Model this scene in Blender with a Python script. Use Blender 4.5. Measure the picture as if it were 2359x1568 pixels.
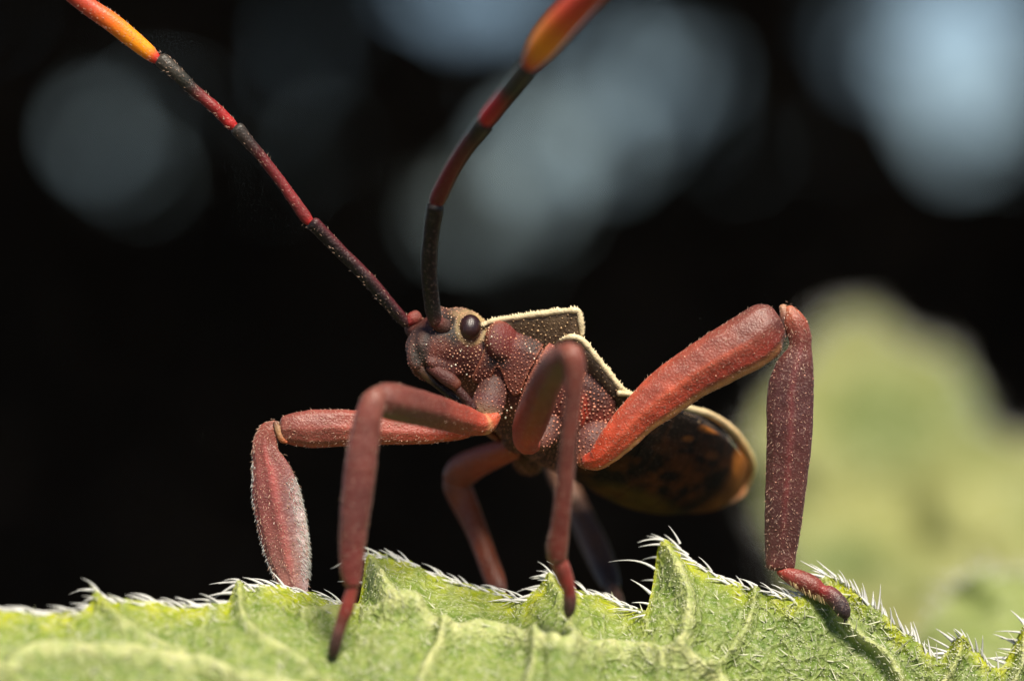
import bpy, math, random
import numpy as np
from mathutils import Vector
from mathutils.bvhtree import BVHTree

# ------------------------------------------------------------------ camera, sky, sun, exposure
# one Blender unit is one centimetre: the insect is about 1.4 cm long
for o in list(bpy.data.objects):
    bpy.data.objects.remove(o)
SC = bpy.context.scene
SC.unit_settings.system = 'METRIC'
SC.unit_settings.scale_length = 0.01
COL = SC.collection
H0 = 60.0          # camera height above the ground, cm
D = 16.0           # camera to the plane of focus, cm
K = 655.0          # reference pixels per cm in the plane of focus
R = math.radians

cam = bpy.data.cameras.new('camera')
cam.sensor_width = 36.0
cam.lens = 36.0 * D / (2359.0 / K)
cam.clip_start = 0.1
cam.clip_end = 20000
cam.dof.use_dof = True
cam.dof.focus_distance = D - 0.02
cam.dof.aperture_fstop = (cam.lens * 1e-3) / 0.74
camo = bpy.data.objects.new('camera', cam)
camo.location = (0, -D, H0)
camo.rotation_euler = (R(90), 0, 0)
COL.objects.link(camo)
SC.camera = camo

SUN_EL, SUN_AZ = 55.0, 158.0       # azimuth clockwise from +Y (the view direction)
world = bpy.data.worlds.new('World')
SC.world = world
world.use_nodes = True
wn = world.node_tree
sky = wn.nodes.new('ShaderNodeTexSky')
sky.sky_type = 'NISHITA'
sky.sun_disc = False
sky.sun_elevation = R(SUN_EL)
sky.sun_rotation = R(SUN_AZ)
bg = wn.nodes['Background']
sky.altitude = 1500
sky.air_density = 0.9
sky.dust_density = 0.0
sky.ozone_density = 2.0
bg.inputs['Strength'].default_value = 0.06
wn.links.new(sky.outputs[0], bg.inputs['Color'])

sun = bpy.data.lights.new('sun', 'SUN')
sun.energy = 5.0
sun.angle = R(20)
sun.color = (1.0, 0.90, 0.76)
suno = bpy.data.objects.new('sun', sun)
sdir = Vector((math.sin(R(SUN_AZ)) * math.cos(R(SUN_EL)), math.cos(R(SUN_AZ)) * math.cos(R(SUN_EL)), math.sin(R(SUN_EL))))
suno.rotation_euler = sdir.to_track_quat('Z', 'Y').to_euler()
suno.location = (30, -60, 200)
COL.objects.link(suno)

SC.view_settings.view_transform = 'Standard'
SC.view_settings.look = 'None'
SC.view_settings.exposure = 0.7
SC.view_settings.gamma = 1.0
SC.view_settings.use_curve_mapping = False
SC.render.engine = 'CYCLES'
SC.cycles.max_bounces = 5
SC.cycles.diffuse_bounces = 2
SC.cycles.glossy_bounces = 2
SC.cycles.transmission_bounces = 3

rng = np.random.default_rng(7)
random.seed(7)


# ------------------------------------------------------------------ helpers
def W(px, py, dy):
    """reference pixel + distance behind the plane of focus -> point in the place"""
    k = (D + dy) / D / K
    return np.array([(px - 1179.5) * k, dy, H0 + (784.0 - py) * k])


def lin(c):
    c = np.asarray(c, float) / 255.0
    return np.where(c <= 0.04045, c / 12.92, ((c + 0.055) / 1.055) ** 2.4)


def nrm(v):
    v = np.asarray(v, float)
    return v / (np.linalg.norm(v, axis=-1, keepdims=True) + 1e-12)


def hash3(ix, iy, iz):
    n = (ix * 374761393 + iy * 668265263 + iz * 2147483647 + 1013904223) & 0xFFFFFFFF
    n = ((n ^ (n >> 13)) * 1274126177) & 0xFFFFFFFF
    return ((n ^ (n >> 16)) & 0xFFFFFF) / float(0xFFFFFF)


def vnoise(p):
    """value noise, p (N,3) -> (N,) in -1..1"""
    p = np.asarray(p, float)
    i = np.floor(p).astype(np.int64)
    f = p - i
    f = f * f * (3 - 2 * f)
    r = 0
    for dx in (0, 1):
        for dy in (0, 1):
            for dz in (0, 1):
                w = (f[:, 0] if dx else 1 - f[:, 0]) * (f[:, 1] if dy else 1 - f[:, 1]) * (f[:, 2] if dz else 1 - f[:, 2])
                r = r + w * hash3(i[:, 0] + dx, i[:, 1] + dy, i[:, 2] + dz)
    return r * 2 - 1


def sstep(a, b, x):
    t = np.clip((np.asarray(x, float) - a) / (b - a), 0, 1)
    return t * t * (3 - 2 * t)


def mesh_obj(name, verts, faces, mat, parent=None, cols=None, smooth=True, origin=(0, 0, 0)):
    """link one mesh object; verts in world space, stored relative to origin"""
    v = np.asarray(verts, float) - np.asarray(origin, float)
    me = bpy.data.meshes.new(name)
    me.from_pydata(v.tolist(), [], faces if isinstance(faces, list) else faces.tolist())
    if cols is not None:
        c = np.asarray(cols, np.float32)
        if c.shape[1] == 3:
            c = np.hstack([c, np.ones((len(c), 1), np.float32)])
        at = me.color_attributes.new('Col', 'FLOAT_COLOR', 'POINT')
        at.data.foreach_set('color', c.ravel())
    if smooth:
        me.polygons.foreach_set('use_smooth', [True] * len(me.polygons))
    me.materials.append(mat)
    me.update()
    o = bpy.data.objects.new(name, me)
    COL.objects.link(o)
    if parent is not None:
        o.parent = parent
    else:
        o.location = origin
    return o


def empty(name, loc, parent=None):
    o = bpy.data.objects.new(name, None)
    o.empty_display_size = 0.1
    COL.objects.link(o)
    o.location = loc
    if parent is not None:
        o.parent = parent
    return o


def tag(o, label=None, cat=None, group=None, kind=None):
    for k, v in (('label', label), ('category', cat), ('group', group), ('kind', kind)):
        if v:
            o[k] = v
    return o


def catmull(P, n):
    """P (m,k) stations -> (n,k) smooth samples"""
    P = np.asarray(P, float)
    m = len(P)
    d = np.linalg.norm(np.diff(P[:, :3], axis=0), axis=1)
    cum = np.concatenate([[0], np.cumsum(np.maximum(d, 1e-6))])
    u = np.linspace(0, cum[-1], n)
    out = np.zeros((n, P.shape[1]))
    tang = np.zeros_like(P)
    for i in range(m):
        a, b = max(i - 1, 0), min(i + 1, m - 1)
        tang[i] = (P[b] - P[a]) / (cum[b] - cum[a])
    for j, uu in enumerate(u):
        i = min(max(np.searchsorted(cum, uu) - 1, 0), m - 2)
        h = cum[i + 1] - cum[i]
        t = (uu - cum[i]) / h
        t2, t3 = t * t, t ** 3
        out[j] = (2 * t3 - 3 * t2 + 1) * P[i] + (t3 - 2 * t2 + t) * h * tang[i] + (-2 * t3 + 3 * t2) * P[i + 1] + (t3 - t2) * h * tang[i + 1]
    return out


def tube(st, n=40, m=22, flat=0.8, keels=(), caps=(0.6, 0.6), ref=(0.3, 0, 1), colfn=None, lump=0.0, world=False):
    """st: list of (px,py,dy,half_width_px,(r,g,b)) -> verts, faces, cols, normals (skin of a tapering limb)"""
    rows = []
    for s in st:
        p = np.asarray(s[0:3], float) if world else W(s[0], s[1], s[2])
        hw = s[3] if world else s[3] / K * (D + s[2]) / D
        c4 = lin(s[4])
        if not world:
            c4 = c4 * np.array([.82, .80, .64])
        rows.append(list(p) + [hw] + list(c4))
    S = catmull(rows, n)
    C, hw, col = S[:, :3], np.maximum(S[:, 3], 1e-4), np.clip(S[:, 4:7], 0, 1)
    T = nrm(np.gradient(C, axis=0))
    A = np.zeros_like(T)
    prev = np.asarray(ref, float)
    for i in range(n):
        a = np.cross(T[i], (0, 1, 0))
        if np.linalg.norm(a) < 0.05:
            a = prev - T[i] * np.dot(prev, T[i])
        a = nrm(a)
        if np.dot(a, prev) < 0:
            a = -a
        A[i] = a
        prev = a
    B = nrm(np.cross(A, T))
    sg = np.where(B[:, 1:2] > 0, -1.0, 1.0)
    B = B * sg
    flip = sg[0, 0] < 0
    # rounded ends
    rings = []
    for k in (1.0, 0.92, 0.7, 0.38):
        ang = k * math.pi / 2
        rings.append((C[0] - T[0] * hw[0] * caps[0] * math.sin(ang), max(math.cos(ang), .02), 0))
    for i in range(n):
        rings.append((C[i], 1.0, i))
    for k in (0.38, 0.7, 0.92, 1.0):
        ang = k * math.pi / 2
        rings.append((C[-1] + T[-1] * hw[-1] * caps[1] * math.sin(ang), max(math.cos(ang), .02), n - 1))
    th = np.linspace(0, 2 * math.pi, m, endpoint=False)
    prof = np.ones(m)
    for (t0, amp, wd) in keels:
        dd = np.abs((th - t0 + math.pi) % (2 * math.pi) - math.pi)
        prof += amp * np.exp(-(dd / wd) ** 2)
    V, CC, TT = [], [], []
    for (c, k, i) in rings:
        r = hw[i] * k * prof
        V.append(c + (np.cos(th) * r)[:, None] * A[i] + (np.sin(th) * r * flat)[:, None] * B[i])
        CC.append(np.repeat(col[i][None], m, 0))
        TT.append(np.full(m, i / (n - 1)))
    V = np.concatenate(V)
    CC = np.concatenate(CC)
    TT = np.concatenate(TT)
    TH = np.tile(th, len(rings))
    if lump:
        ctr = np.repeat(np.array([c for (c, _, _) in rings]), m, 0)
        V = V + nrm(V - ctr) * (lump * (vnoise(V * 28) + .6 * vnoise(V * 70)))[:, None]
    if colfn is not None:
        CC = colfn(TT, TH, CC, V)
    F = []
    nr = len(rings)
    for i in range(nr - 1):
        for j in range(m):
            a, b = i * m + j, i * m + (j + 1) % m
            q = [a, b, b + m, a + m]
            F.append(q[::-1] if not flip else q)
    F.append([j for j in range(m)][:: (1 if not flip else -1)])
    F.append([(nr - 1) * m + j for j in range(m)][:: (-1 if not flip else 1)])
    ctr = np.repeat(np.array([c for (c, _, _) in rings]), m, 0)
    N = nrm(V - ctr)
    return V, F, CC, N, TT, TH, T[np.clip((TT * (n - 1)).astype(int), 0, n - 1)]


class Acc:
    def __init__(s):
        s.v, s.f, s.c, s.n = [], [], [], 0

    def add(s, V, F, C=None):
        s.f += [[i + s.n for i in f] for f in F]
        s.v.append(np.asarray(V))
        if C is not None:
            s.c.append(np.asarray(C))
        s.n += len(V)

    def obj(s, name, mat, parent=None, smooth=True, origin=(0, 0, 0)):
        return mesh_obj(name, np.concatenate(s.v), s.f, mat, parent, np.concatenate(s.c) if s.c else None, smooth, origin)


def hair(base, d, bend, L, r, segs=4):
    """a tapering curved hair: verts, faces"""
    d = nrm(d)
    bend = np.asarray(bend, float)
    a = nrm(np.cross(d, (0.31, 0.2, 0.93)))
    b = np.cross(d, a)
    V, F = [], []
    for i in range(segs + 1):
        t = i / segs
        c = base + d * L * t + bend * L * t * t
        rr = r * (1 - 0.92 * t)
        for k in range(3):
            an = k * 2.0944
            V.append(c + (a * math.cos(an) + b * math.sin(an)) * rr)
    for i in range(segs):
        for k in range(3):
            p, q = i * 3 + k, i * 3 + (k + 1) % 3
            F.append([p, q, q + 3, p + 3])
    F.append([segs * 3, segs * 3 + 1, segs * 3 + 2])
    return np.array(V), F


def fuzz(acc, V, N, T, count, L, r, lean=0.62, mask=None):
    """short setae on a skin"""
    idx = np.arange(len(V)) if mask is None else np.nonzero(mask)[0]
    if len(idx) == 0:
        return
    for i in rng.choice(idx, count):
        j = min(i + 1, len(V) - 1)
        w = rng.random()
        p = V[i] * (1 - w) + V[j] * w if np.linalg.norm(V[i] - V[j]) < .06 else V[i]
        p = p + T[i] * rng.normal(0, .008)
        d = N[i] * (1 - lean) + T[i] * lean + rng.normal(0, .22, 3)
        v, f = hair(p, d, (0, 0, 0), L * rng.uniform(.5, 1.3), r, 1)
        acc.add(v, f)


# ------------------------------------------------------------------ materials
def new_mat(name):
    m = bpy.data.materials.new(name)
    m.use_nodes = True
    nt = m.node_tree
    return m, nt, nt.nodes['Principled BSDF']


def N_(nt, t, **kw):
    n = nt.nodes.new(t)
    for k, v in kw.items():
        setattr(n, k, v)
    return n


def mixc(nt, fac, a, b, blend='MIX'):
    n = N_(nt, 'ShaderNodeMix', data_type='RGBA', blend_type=blend)
    for sock, val in ((n.inputs[0], fac), (n.inputs[6], a), (n.inputs[7], b)):
        if hasattr(val, 'links'):
            nt.links.new(val, sock)
        else:
            sock.default_value = val if not isinstance(val, tuple) else (tuple(val) + (1,))[:4]
    return n.outputs[2]


def maprange(nt, val, a, b, c=0.0, d=1.0):
    n = N_(nt, 'ShaderNodeMapRange')
    nt.links.new(val, n.inputs[0])
    for i, x in enumerate((a, b, c, d)):
        n.inputs[i + 1].default_value = x
    return n.outputs[0]


def math_(nt, op, a, b=0.0):
    n = N_(nt, 'ShaderNodeMath', operation=op)
    for i, x in enumerate((a, b)):
        if hasattr(x, 'links'):
            nt.links.new(x, n.inputs[i])
        else:
            n.inputs[i].default_value = x
    return n.outputs[0]


def tex(nt, kind, scale, detail=2.0, stretch=None, **kw):
    tc = N_(nt, 'ShaderNodeTexCoord')
    t = N_(nt, kind, **kw)
    t.inputs['Scale'].default_value = scale
    if 'Detail' in t.inputs:
        t.inputs['Detail'].default_value = detail
    nt.links.new(tc.outputs['Object'], t.inputs['Vector'])
    return t


def cuticle(name, dot=(200, 150, 115), dscale=52.0, dsize=(.2, .34), rough=.42, bump=.5, mottle=.35, fine=.25, sss=.12, sheen=0.0, coat=0.0, spec=.5):
    """insect skin: pigment from Col, pale granules where Col alpha is high"""
    m, nt, p = new_mat(name)
    at = N_(nt, 'ShaderNodeAttribute', attribute_name='Col')
    vo = tex(nt, 'ShaderNodeTexVoronoi', dscale)
    vo.inputs['Randomness'].default_value = .75
    dots = maprange(nt, vo.outputs['Distance'], dsize[0], dsize[1], 1.0, 0.0)
    mask = math_(nt, 'MULTIPLY', dots, at.outputs['Alpha'])
    n1 = tex(nt, 'ShaderNodeTexNoise', 14, 4)
    n2 = tex(nt, 'ShaderNodeTexNoise', 130, 2)
    fac = maprange(nt, n1.outputs['Fac'], .35, .68)
    dark = mixc(nt, 1.0, at.outputs['Color'], (.45, .42, .45), 'MULTIPLY')
    base = mixc(nt, math_(nt, 'MULTIPLY', fac, mottle), at.outputs['Color'], dark)
    sp = maprange(nt, n2.outputs['Fac'], .56, .72)
    base = mixc(nt, math_(nt, 'MULTIPLY', sp, fine), base, mixc(nt, .5, base, (.55, .38, .3)))
    base = mixc(nt, math_(nt, 'MULTIPLY', mask, .8), base, tuple(lin(dot)))
    nt.links.new(base, p.inputs['Base Color'])
    h = math_(nt, 'ADD', math_(nt, 'MULTIPLY', mask, 1.0), math_(nt, 'MULTIPLY', n2.outputs['Fac'], .55))
    b = N_(nt, 'ShaderNodeBump')
    b.inputs['Strength'].default_value = bump
    b.inputs['Distance'].default_value = .012
    nt.links.new(h, b.inputs['Height'])
    nt.links.new(b.outputs[0], p.inputs['Normal'])
    p.inputs['Roughness'].default_value = rough
    p.inputs['Specular IOR Level'].default_value = spec
    if sss:
      p.inputs['Subsurface Weight'].default_value = sss
    p.inputs['Subsurface Radius'].default_value = (1.0, .35, .2)
    p.inputs['Subsurface Scale'].default_value = .03
    p.inputs['Sheen Weight'].default_value = sheen
    p.inputs['Sheen Roughness'].default_value = .4
    p.inputs['Coat Weight'].default_value = coat
    return m


M_BODY = cuticle('granular_cuticle', bump=.6, sss=0, rough=.55, mottle=.55, spec=.35)
M_GRAN = cuticle('granule_cuticle', bump=0, sss=0, rough=.3, mottle=0, fine=0)
M_PALE = cuticle('pale_cuticle', dot=(235, 215, 170), dscale=60, mottle=.12, fine=.35, bump=.5, rough=.5, sss=0)
M_LEG = cuticle('leg_cuticle', dot=(225, 180, 150), dscale=42, dsize=(.1, .17), mottle=.5, fine=.55, rough=.42, bump=.5, sss=.12, sheen=.07, spec=.36)
M_TIP = cuticle('antenna_tip_cuticle', mottle=.1, fine=.1, rough=.4, bump=.2, sss=.6, sheen=.1)
M_ANT = cuticle('antenna_cuticle', dot=(150, 130, 120), dscale=70, dsize=(.12, .2), mottle=.3, fine=.25, rough=.4, bump=.5, sss=0, spec=.32)
M_ABD = cuticle('abdomen_cuticle', dot=(120, 70, 35), dscale=30, dsize=(.15, .4), mottle=.6, fine=.15, rough=.75, bump=.3, sss=0, spec=.2)


def eye_mat():
    m, nt, p = new_mat('compound_eye')
    vo = tex(nt, 'ShaderNodeTexVoronoi', 190)
    vo.inputs['Randomness'].default_value = .12
    f = maprange(nt, vo.outputs['Distance'], .15, .55)
    nt.links.new(mixc(nt, f, (.22, .11, .085), (.02, .004, .003)), p.inputs['Base Color'])  # paler facet centres imitate specular dots by colour
    b = N_(nt, 'ShaderNodeBump', invert=True)
    b.inputs['Strength'].default_value = .18
    b.inputs['Distance'].default_value = .01
    nt.links.new(vo.outputs['Distance'], b.inputs['Height'])
    nt.links.new(b.outputs[0], p.inputs['Normal'])
    p.inputs['Roughness'].default_value = .34
    p.inputs['Specular IOR Level'].default_value = .7
    return m


M_EYE = eye_mat()


def leafmat(name, trans=.25, rough=.5, veins=60.0, mott=.5, bump=.6, scale=1.0):
    m, nt, p = new_mat(name)
    at = N_(nt, 'ShaderNodeAttribute', attribute_name='Col')
    n1 = tex(nt, 'ShaderNodeTexNoise', 22 * scale, 4)
    n2 = tex(nt, 'ShaderNodeTexNoise', 60 * scale, 3)
    vo = tex(nt, 'ShaderNodeTexVoronoi', 16 * scale, feature='DISTANCE_TO_EDGE')
    net = maprange(nt, vo.outputs['Distance'], .0, .10, 1.0, 0.0)
    c = at.outputs['Color']
    dk = mixc(nt, 1.0, c, (.5, .62, .38), 'MULTIPLY')
    c1 = mixc(nt, math_(nt, 'MULTIPLY', maprange(nt, n1.outputs['Fac'], .35, .65), mott), c, dk)
    c2 = mixc(nt, math_(nt, 'MULTIPLY', maprange(nt, n2.outputs['Fac'], .53, .66), .9), c1, mixc(nt, .5, c1, (.64, .66, .40)))
    c3 = mixc(nt, math_(nt, 'MULTIPLY', net, .45), c2, mixc(nt, .5, c2, (.6, .62, .28)))
    nt.links.new(c3, p.inputs['Base Color'])
    b = N_(nt, 'ShaderNodeBump')
    b.inputs['Strength'].default_value = bump
    b.inputs['Distance'].default_value = .03 / scale
    nt.links.new(math_(nt, 'ADD', n2.outputs['Fac'], math_(nt, 'MULTIPLY', net, .5)), b.inputs['Height'])
    nt.links.new(b.outputs[0], p.inputs['Normal'])
    p.inputs['Roughness'].default_value = rough
    tr = N_(nt, 'ShaderNodeBsdfTranslucent')
    nt.links.new(c3, tr.inputs['Color'])
    mx = N_(nt, 'ShaderNodeMixShader')
    mx.inputs[0].default_value = trans
    nt.links.new(p.outputs[0], mx.inputs[1])
    nt.links.new(tr.outputs[0], mx.inputs[2])
    nt.links.new(mx.outputs[0], nt.nodes['Material Output'].inputs['Surface'])
    return m


def plain(name, c, rough=.5, var=.2, scale=8.0, trans=0.0, spec=.5):
    m, nt, p = new_mat(name)
    n1 = tex(nt, 'ShaderNodeTexNoise', scale, 4)
    c = tuple(c)
    d = tuple(x * (1 - var) for x in c)
    out = mixc(nt, maprange(nt, n1.outputs['Fac'], .35, .65), c, d)
    nt.links.new(out, p.inputs['Base Color'])
    p.inputs['Roughness'].default_value = rough
    p.inputs['Specular IOR Level'].default_value = spec
    if trans:
        tr = N_(nt, 'ShaderNodeBsdfTranslucent')
        nt.links.new(out, tr.inputs['Color'])
        mx = N_(nt, 'ShaderNodeMixShader')
        mx.inputs[0].default_value = trans
        nt.links.new(p.outputs[0], mx.inputs[1])
        nt.links.new(tr.outputs[0], mx.inputs[2])
        nt.links.new(mx.outputs[0], nt.nodes['Material Output'].inputs['Surface'])
    return m


M_LEAF = leafmat('hairy_leaf_skin', trans=.36, bump=.55, mott=.95)
M_BGLEAF = leafmat('soft_leaf_skin', trans=.3, scale=.35)
M_HAIR = plain('white_hair', (.8, .8, .75), .35, .1, trans=.35)
M_FUZZ = plain('plant_fuzz', (.66, .68, .46), .35, .15, trans=.3)
M_SETA = plain('golden_seta', (.75, .50, .36), .3, .3, trans=.15)
M_STEM = plain('green_stem', (.16, .24, .06), .55, .35)
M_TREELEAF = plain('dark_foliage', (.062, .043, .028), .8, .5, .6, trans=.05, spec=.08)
M_BARK = plain('dark_bark', (.07, .035, .03), .85, .5, .4)
M_SOIL = plain('soil', (.045, .035, .025), .95, .4, .05)
M_DUST = plain('dust_speck', (.8, .72, .55), .5, .2)
M_CLAW = plain('dark_claw', (.03, .018, .018), .3, .2)

# ------------------------------------------------------------------ the setting: ground
g = []
gf = []
rad = [0, 40, 120, 300, 800, 2500, 9000]
for i, r in enumerate(rad[1:]):
    for k in range(48):
        a = k * 2 * math.pi / 48
        g.append((math.cos(a) * r, math.sin(a) * r, 1.2 * (hash3(np.array([i]), np.array([k]), np.array([3]))[0] - .5) if r > 100 else 0.0))
g.append((0, 0, 0))
for i in range(len(rad) - 2):
    for k in range(48):
        a, b = i * 48 + k, i * 48 + (k + 1) % 48
        gf.append([a, a + 48, b + 48, b])
for k in range(48):
    gf.append([len(g) - 1, k, (k + 1) % 48])
tag(mesh_obj('ground', g, gf, M_SOIL), kind='structure')

# ------------------------------------------------------------------ the shaded thicket far behind
# gaps through which the sky shows: (px, py, rx, ry, openness) at the thicket's distance
YT = 30.0
GAPS = [(2235, 90, 225, 270, 1.0), (1460, 190, 190, 200, .66), (1120, -60, 270, 130, .8), (1110, 480, 130, 140, .5),
        (1280, 340, 170, 170, .6), (250, 330, 170, 170, .36), (620, 30, 300, 130, .24), (-10, 1020, 36, 280, .6), (640, 300, 220, 180, .2)]


def openness(x, z):
    k = (D + YT) / D / K
    px = x / k + 1179.5
    py = 784 - (z - H0) / k
    o = np.zeros_like(px)
    for (gx, gy, rx, ry, op) in GAPS:
        d = np.sqrt(((px - gx) / rx) ** 2 + ((py - gy) / ry) ** 2)
        o = np.maximum(o, op * (1 - sstep(.65, 1.2, d)))
    return o


def leaf_cloud(pts, size, seed):
    r = np.random.default_rng(seed)
    n = len(pts)
    d = nrm(r.normal(0, 1, (n, 3)) + np.array([0, 0, -.4]))
    s = nrm(np.cross(d, r.normal(0, 1, (n, 3))))
    u = np.cross(d, s)
    L = size * r.uniform(.7, 1.4, n)[:, None]
    w = L * .27
    V = np.stack([pts, pts + d * L * .35 + s * w + u * L * .06, pts + d * L, pts + d * L * .35 - s * w + u * L * .06, pts + d * L * .4 - u * L * .02], 1)
    i = np.arange(n)[:, None] * 5
    F = np.concatenate([i + np.array([[0, 1, 4]]), i + np.array([[1, 2, 4]]), i + np.array([[2, 3, 4]]), i + np.array([[3, 0, 4]])])
    return V.reshape(-1, 3), F


def shrub(name, x0, x1, trunk_x, trunk_r, label, seed, n=3600):
    r = np.random.default_rng(seed)
    base = np.array([trunk_x, YT + 2, 0.0])
    root = empty(name, base)
    tag(root, label, 'shrub', 'shaded shrubs behind the leaf')
    # curtain of hanging foliage
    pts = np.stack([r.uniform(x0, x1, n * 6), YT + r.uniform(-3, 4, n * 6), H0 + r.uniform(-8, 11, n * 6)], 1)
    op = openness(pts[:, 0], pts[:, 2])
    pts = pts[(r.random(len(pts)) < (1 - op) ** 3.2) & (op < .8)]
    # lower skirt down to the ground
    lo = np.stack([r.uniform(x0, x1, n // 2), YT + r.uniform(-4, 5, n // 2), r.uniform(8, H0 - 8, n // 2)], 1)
    # unseen leaf roof, added above the view to keep sun off the curtain
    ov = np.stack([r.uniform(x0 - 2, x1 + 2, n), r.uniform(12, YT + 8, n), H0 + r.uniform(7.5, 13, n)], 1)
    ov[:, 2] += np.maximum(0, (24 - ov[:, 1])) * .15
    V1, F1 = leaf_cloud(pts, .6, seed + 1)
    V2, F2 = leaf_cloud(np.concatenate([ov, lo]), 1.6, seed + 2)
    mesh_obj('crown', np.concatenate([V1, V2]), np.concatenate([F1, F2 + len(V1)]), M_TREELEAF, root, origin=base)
    bk = (40, 30, 25)
    st = [(trunk_x, YT + 2, -.5, trunk_r * 1.6, bk), (trunk_x + .2, YT + 2, 20, trunk_r * 1.2, bk), (trunk_x - .15, YT + 2.2, 50, trunk_r, bk), (trunk_x + .1, YT + 1.5, 63, trunk_r * .85, bk), (trunk_x + .1, YT, 71, trunk_r * .4, bk)]
    V, F, C, *_ = tube(st, 40, 14, 1.0, world=True, lump=.03)
    mesh_obj('trunk', V, F, M_BARK, root, origin=base)
    for k in range(6):
        a = r.uniform(0, 6.28)
        p0 = np.array([trunk_x, YT + 1.4, H0 + r.uniform(5.5, 9.5)])
        p2 = p0 + np.array([math.cos(a) * 5, -abs(math.sin(a)) * 11, r.uniform(2, 4)])
        V, F, C, *_ = tube([(*p0, trunk_r * .45, bk), (*((p0 + p2) / 2 + np.array([0, 0, .8])), trunk_r * .3, bk), (*p2, trunk_r * .12, bk)], 14, 8, 1.0, world=True)
        mesh_obj('limb', V, F, M_BARK, root, origin=base)
    return root


kt = (D + YT) / D / K
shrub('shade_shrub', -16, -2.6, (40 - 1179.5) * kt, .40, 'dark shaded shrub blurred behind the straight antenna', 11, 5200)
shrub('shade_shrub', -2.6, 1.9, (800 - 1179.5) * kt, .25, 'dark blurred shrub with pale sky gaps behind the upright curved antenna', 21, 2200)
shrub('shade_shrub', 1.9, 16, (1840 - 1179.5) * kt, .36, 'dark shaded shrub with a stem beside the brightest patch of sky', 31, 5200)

# ------------------------------------------------------------------ body frame of the insect
yaw, pitch, roll = R(30), R(18), R(15)
fw = np.array([-math.cos(pitch) * math.cos(yaw), -math.cos(pitch) * math.sin(yaw), math.sin(pitch)])
l0 = np.array([math.sin(yaw), -math.cos(yaw), 0])
u0 = np.cross(fw, l0)
lf = l0 * math.cos(roll) + u0 * math.sin(roll)
up = u0 * math.cos(roll) - l0 * math.sin(roll)
OB = W(1086, 752, 0) - .125 * lf - .045 * up
CAMP = np.array([0, -D, H0])


def B(s, a, b):
    return OB + s * fw + a * lf + b * up


def loc(P):
    q = np.asarray(P) - OB
    return np.stack([q @ fw, q @ lf, q @ up], -1)


def unloc(L):
    L = np.asarray(L)
    return OB + L[..., 0:1] * fw + L[..., 1:2] * lf + L[..., 2:3] * up


def mirror(P):
    L = loc(P)
    L[..., 1] *= -1
    return unloc(L)


def S(px, py, a):
    """point where a reference pixel meets the plane at lateral offset a of the insect"""
    d = W(px, py, 0) - CAMP
    t = (a - np.dot(CAMP - OB, lf)) / np.dot(d, lf)
    return CAMP + d * t


BUGLOC = W(1250, 1340, 0.0)
bug = empty('leaf_footed_bug', BUGLOC)
tag(bug, 'red-legged leaf-footed bug with dark granular body standing on the hairy leaf edge', 'bug')


SURF = []
SPECKS = True


def part(name, V, F, mat, C=None, parent=None, smooth=True):
    if name in ('body', 'side_plate', 'pronotum', 'forewing', 'coxa'):
        SURF.append((name, np.asarray(V), F))
    if name in ('femur', 'tibia') and SPECKS:
        SURF.append((name, np.asarray(V), F))
    return mesh_obj(name, V, F, mat, parent or bug, C, smooth, BUGLOC)


# ---- body solids in local coordinates, fused into one skin
def loft_local(st, m=36, expo=2.0, low=1.0, upf=.5):
    """st rows: s, half width, top, bottom"""
    st = np.asarray(st, float)
    s = catmull(np.c_[st[:, 0], st[:, 0] * 0, st[:, 0] * 0, st[:, 1:]], 60)
    V, F = [], []
    th = np.linspace(0, 2 * math.pi, m, endpoint=False)
    for r in s:
        ss, w, tp, bt = r[0], max(r[3], .003), r[4], r[5]
        mid = tp - (tp - bt) * upf
        hu, hl = max(tp - mid, .002), max(mid - bt, .002)
        cx, cz = np.cos(th), np.sin(th)
        a = np.sign(cx) * np.abs(cx) ** (2 / expo) * w
        b = np.sign(cz) * np.abs(cz) ** (2 / expo) * np.where(cz > 0, hu, hl)
        a = a * np.where(b < 0, 1 - (1 - low) * (np.abs(b) / hl), 1)
        V.append(np.stack([np.full(m, ss), a, mid + b], 1))
    n = len(s)
    for i in range(n - 1):
        for j in range(m):
            p, q = i * m + j, i * m + (j + 1) % m
            F.append([p, q, q + m, p + m])
    F.append(list(range(m))[::-1])
    F.append([(n - 1) * m + j for j in range(m)])
    return unloc(np.concatenate(V)), F


def ellip(c, r, axes=None, n=16, m=24):
    """ellipsoid in local coords: centre, radii, optional local axes (3x3 rows)"""
    A = np.eye(3) if axes is None else nrm(np.asarray(axes, float))
    V = [np.array(c) + np.array([0, 0, 1]) @ np.diag(r) @ A]
    for i in range(1, n):
        ph = math.pi * i / n
        for j in range(m):
            t = 2 * math.pi * j / m
            V.append(np.array(c) + (np.array([math.sin(ph) * math.cos(t), math.sin(ph) * math.sin(t), math.cos(ph)]) * r) @ A)
    V.append(np.array(c) - np.array([0, 0, 1]) @ np.diag(r) @ A)
    F = [[0, 1 + j, 1 + (j + 1) % m] for j in range(m)]
    for i in range(n - 2):
        for j in range(m):
            p, q = 1 + i * m + j, 1 + i * m + (j + 1) % m
            F.append([p, p + m, q + m, q])
    k = len(V) - 1
    F += [[k, 1 + (n - 2) * m + (j + 1) % m, 1 + (n - 2) * m + j] for j in range(m)]
    return unloc(np.array(V)), F


raw = Acc()
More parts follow.
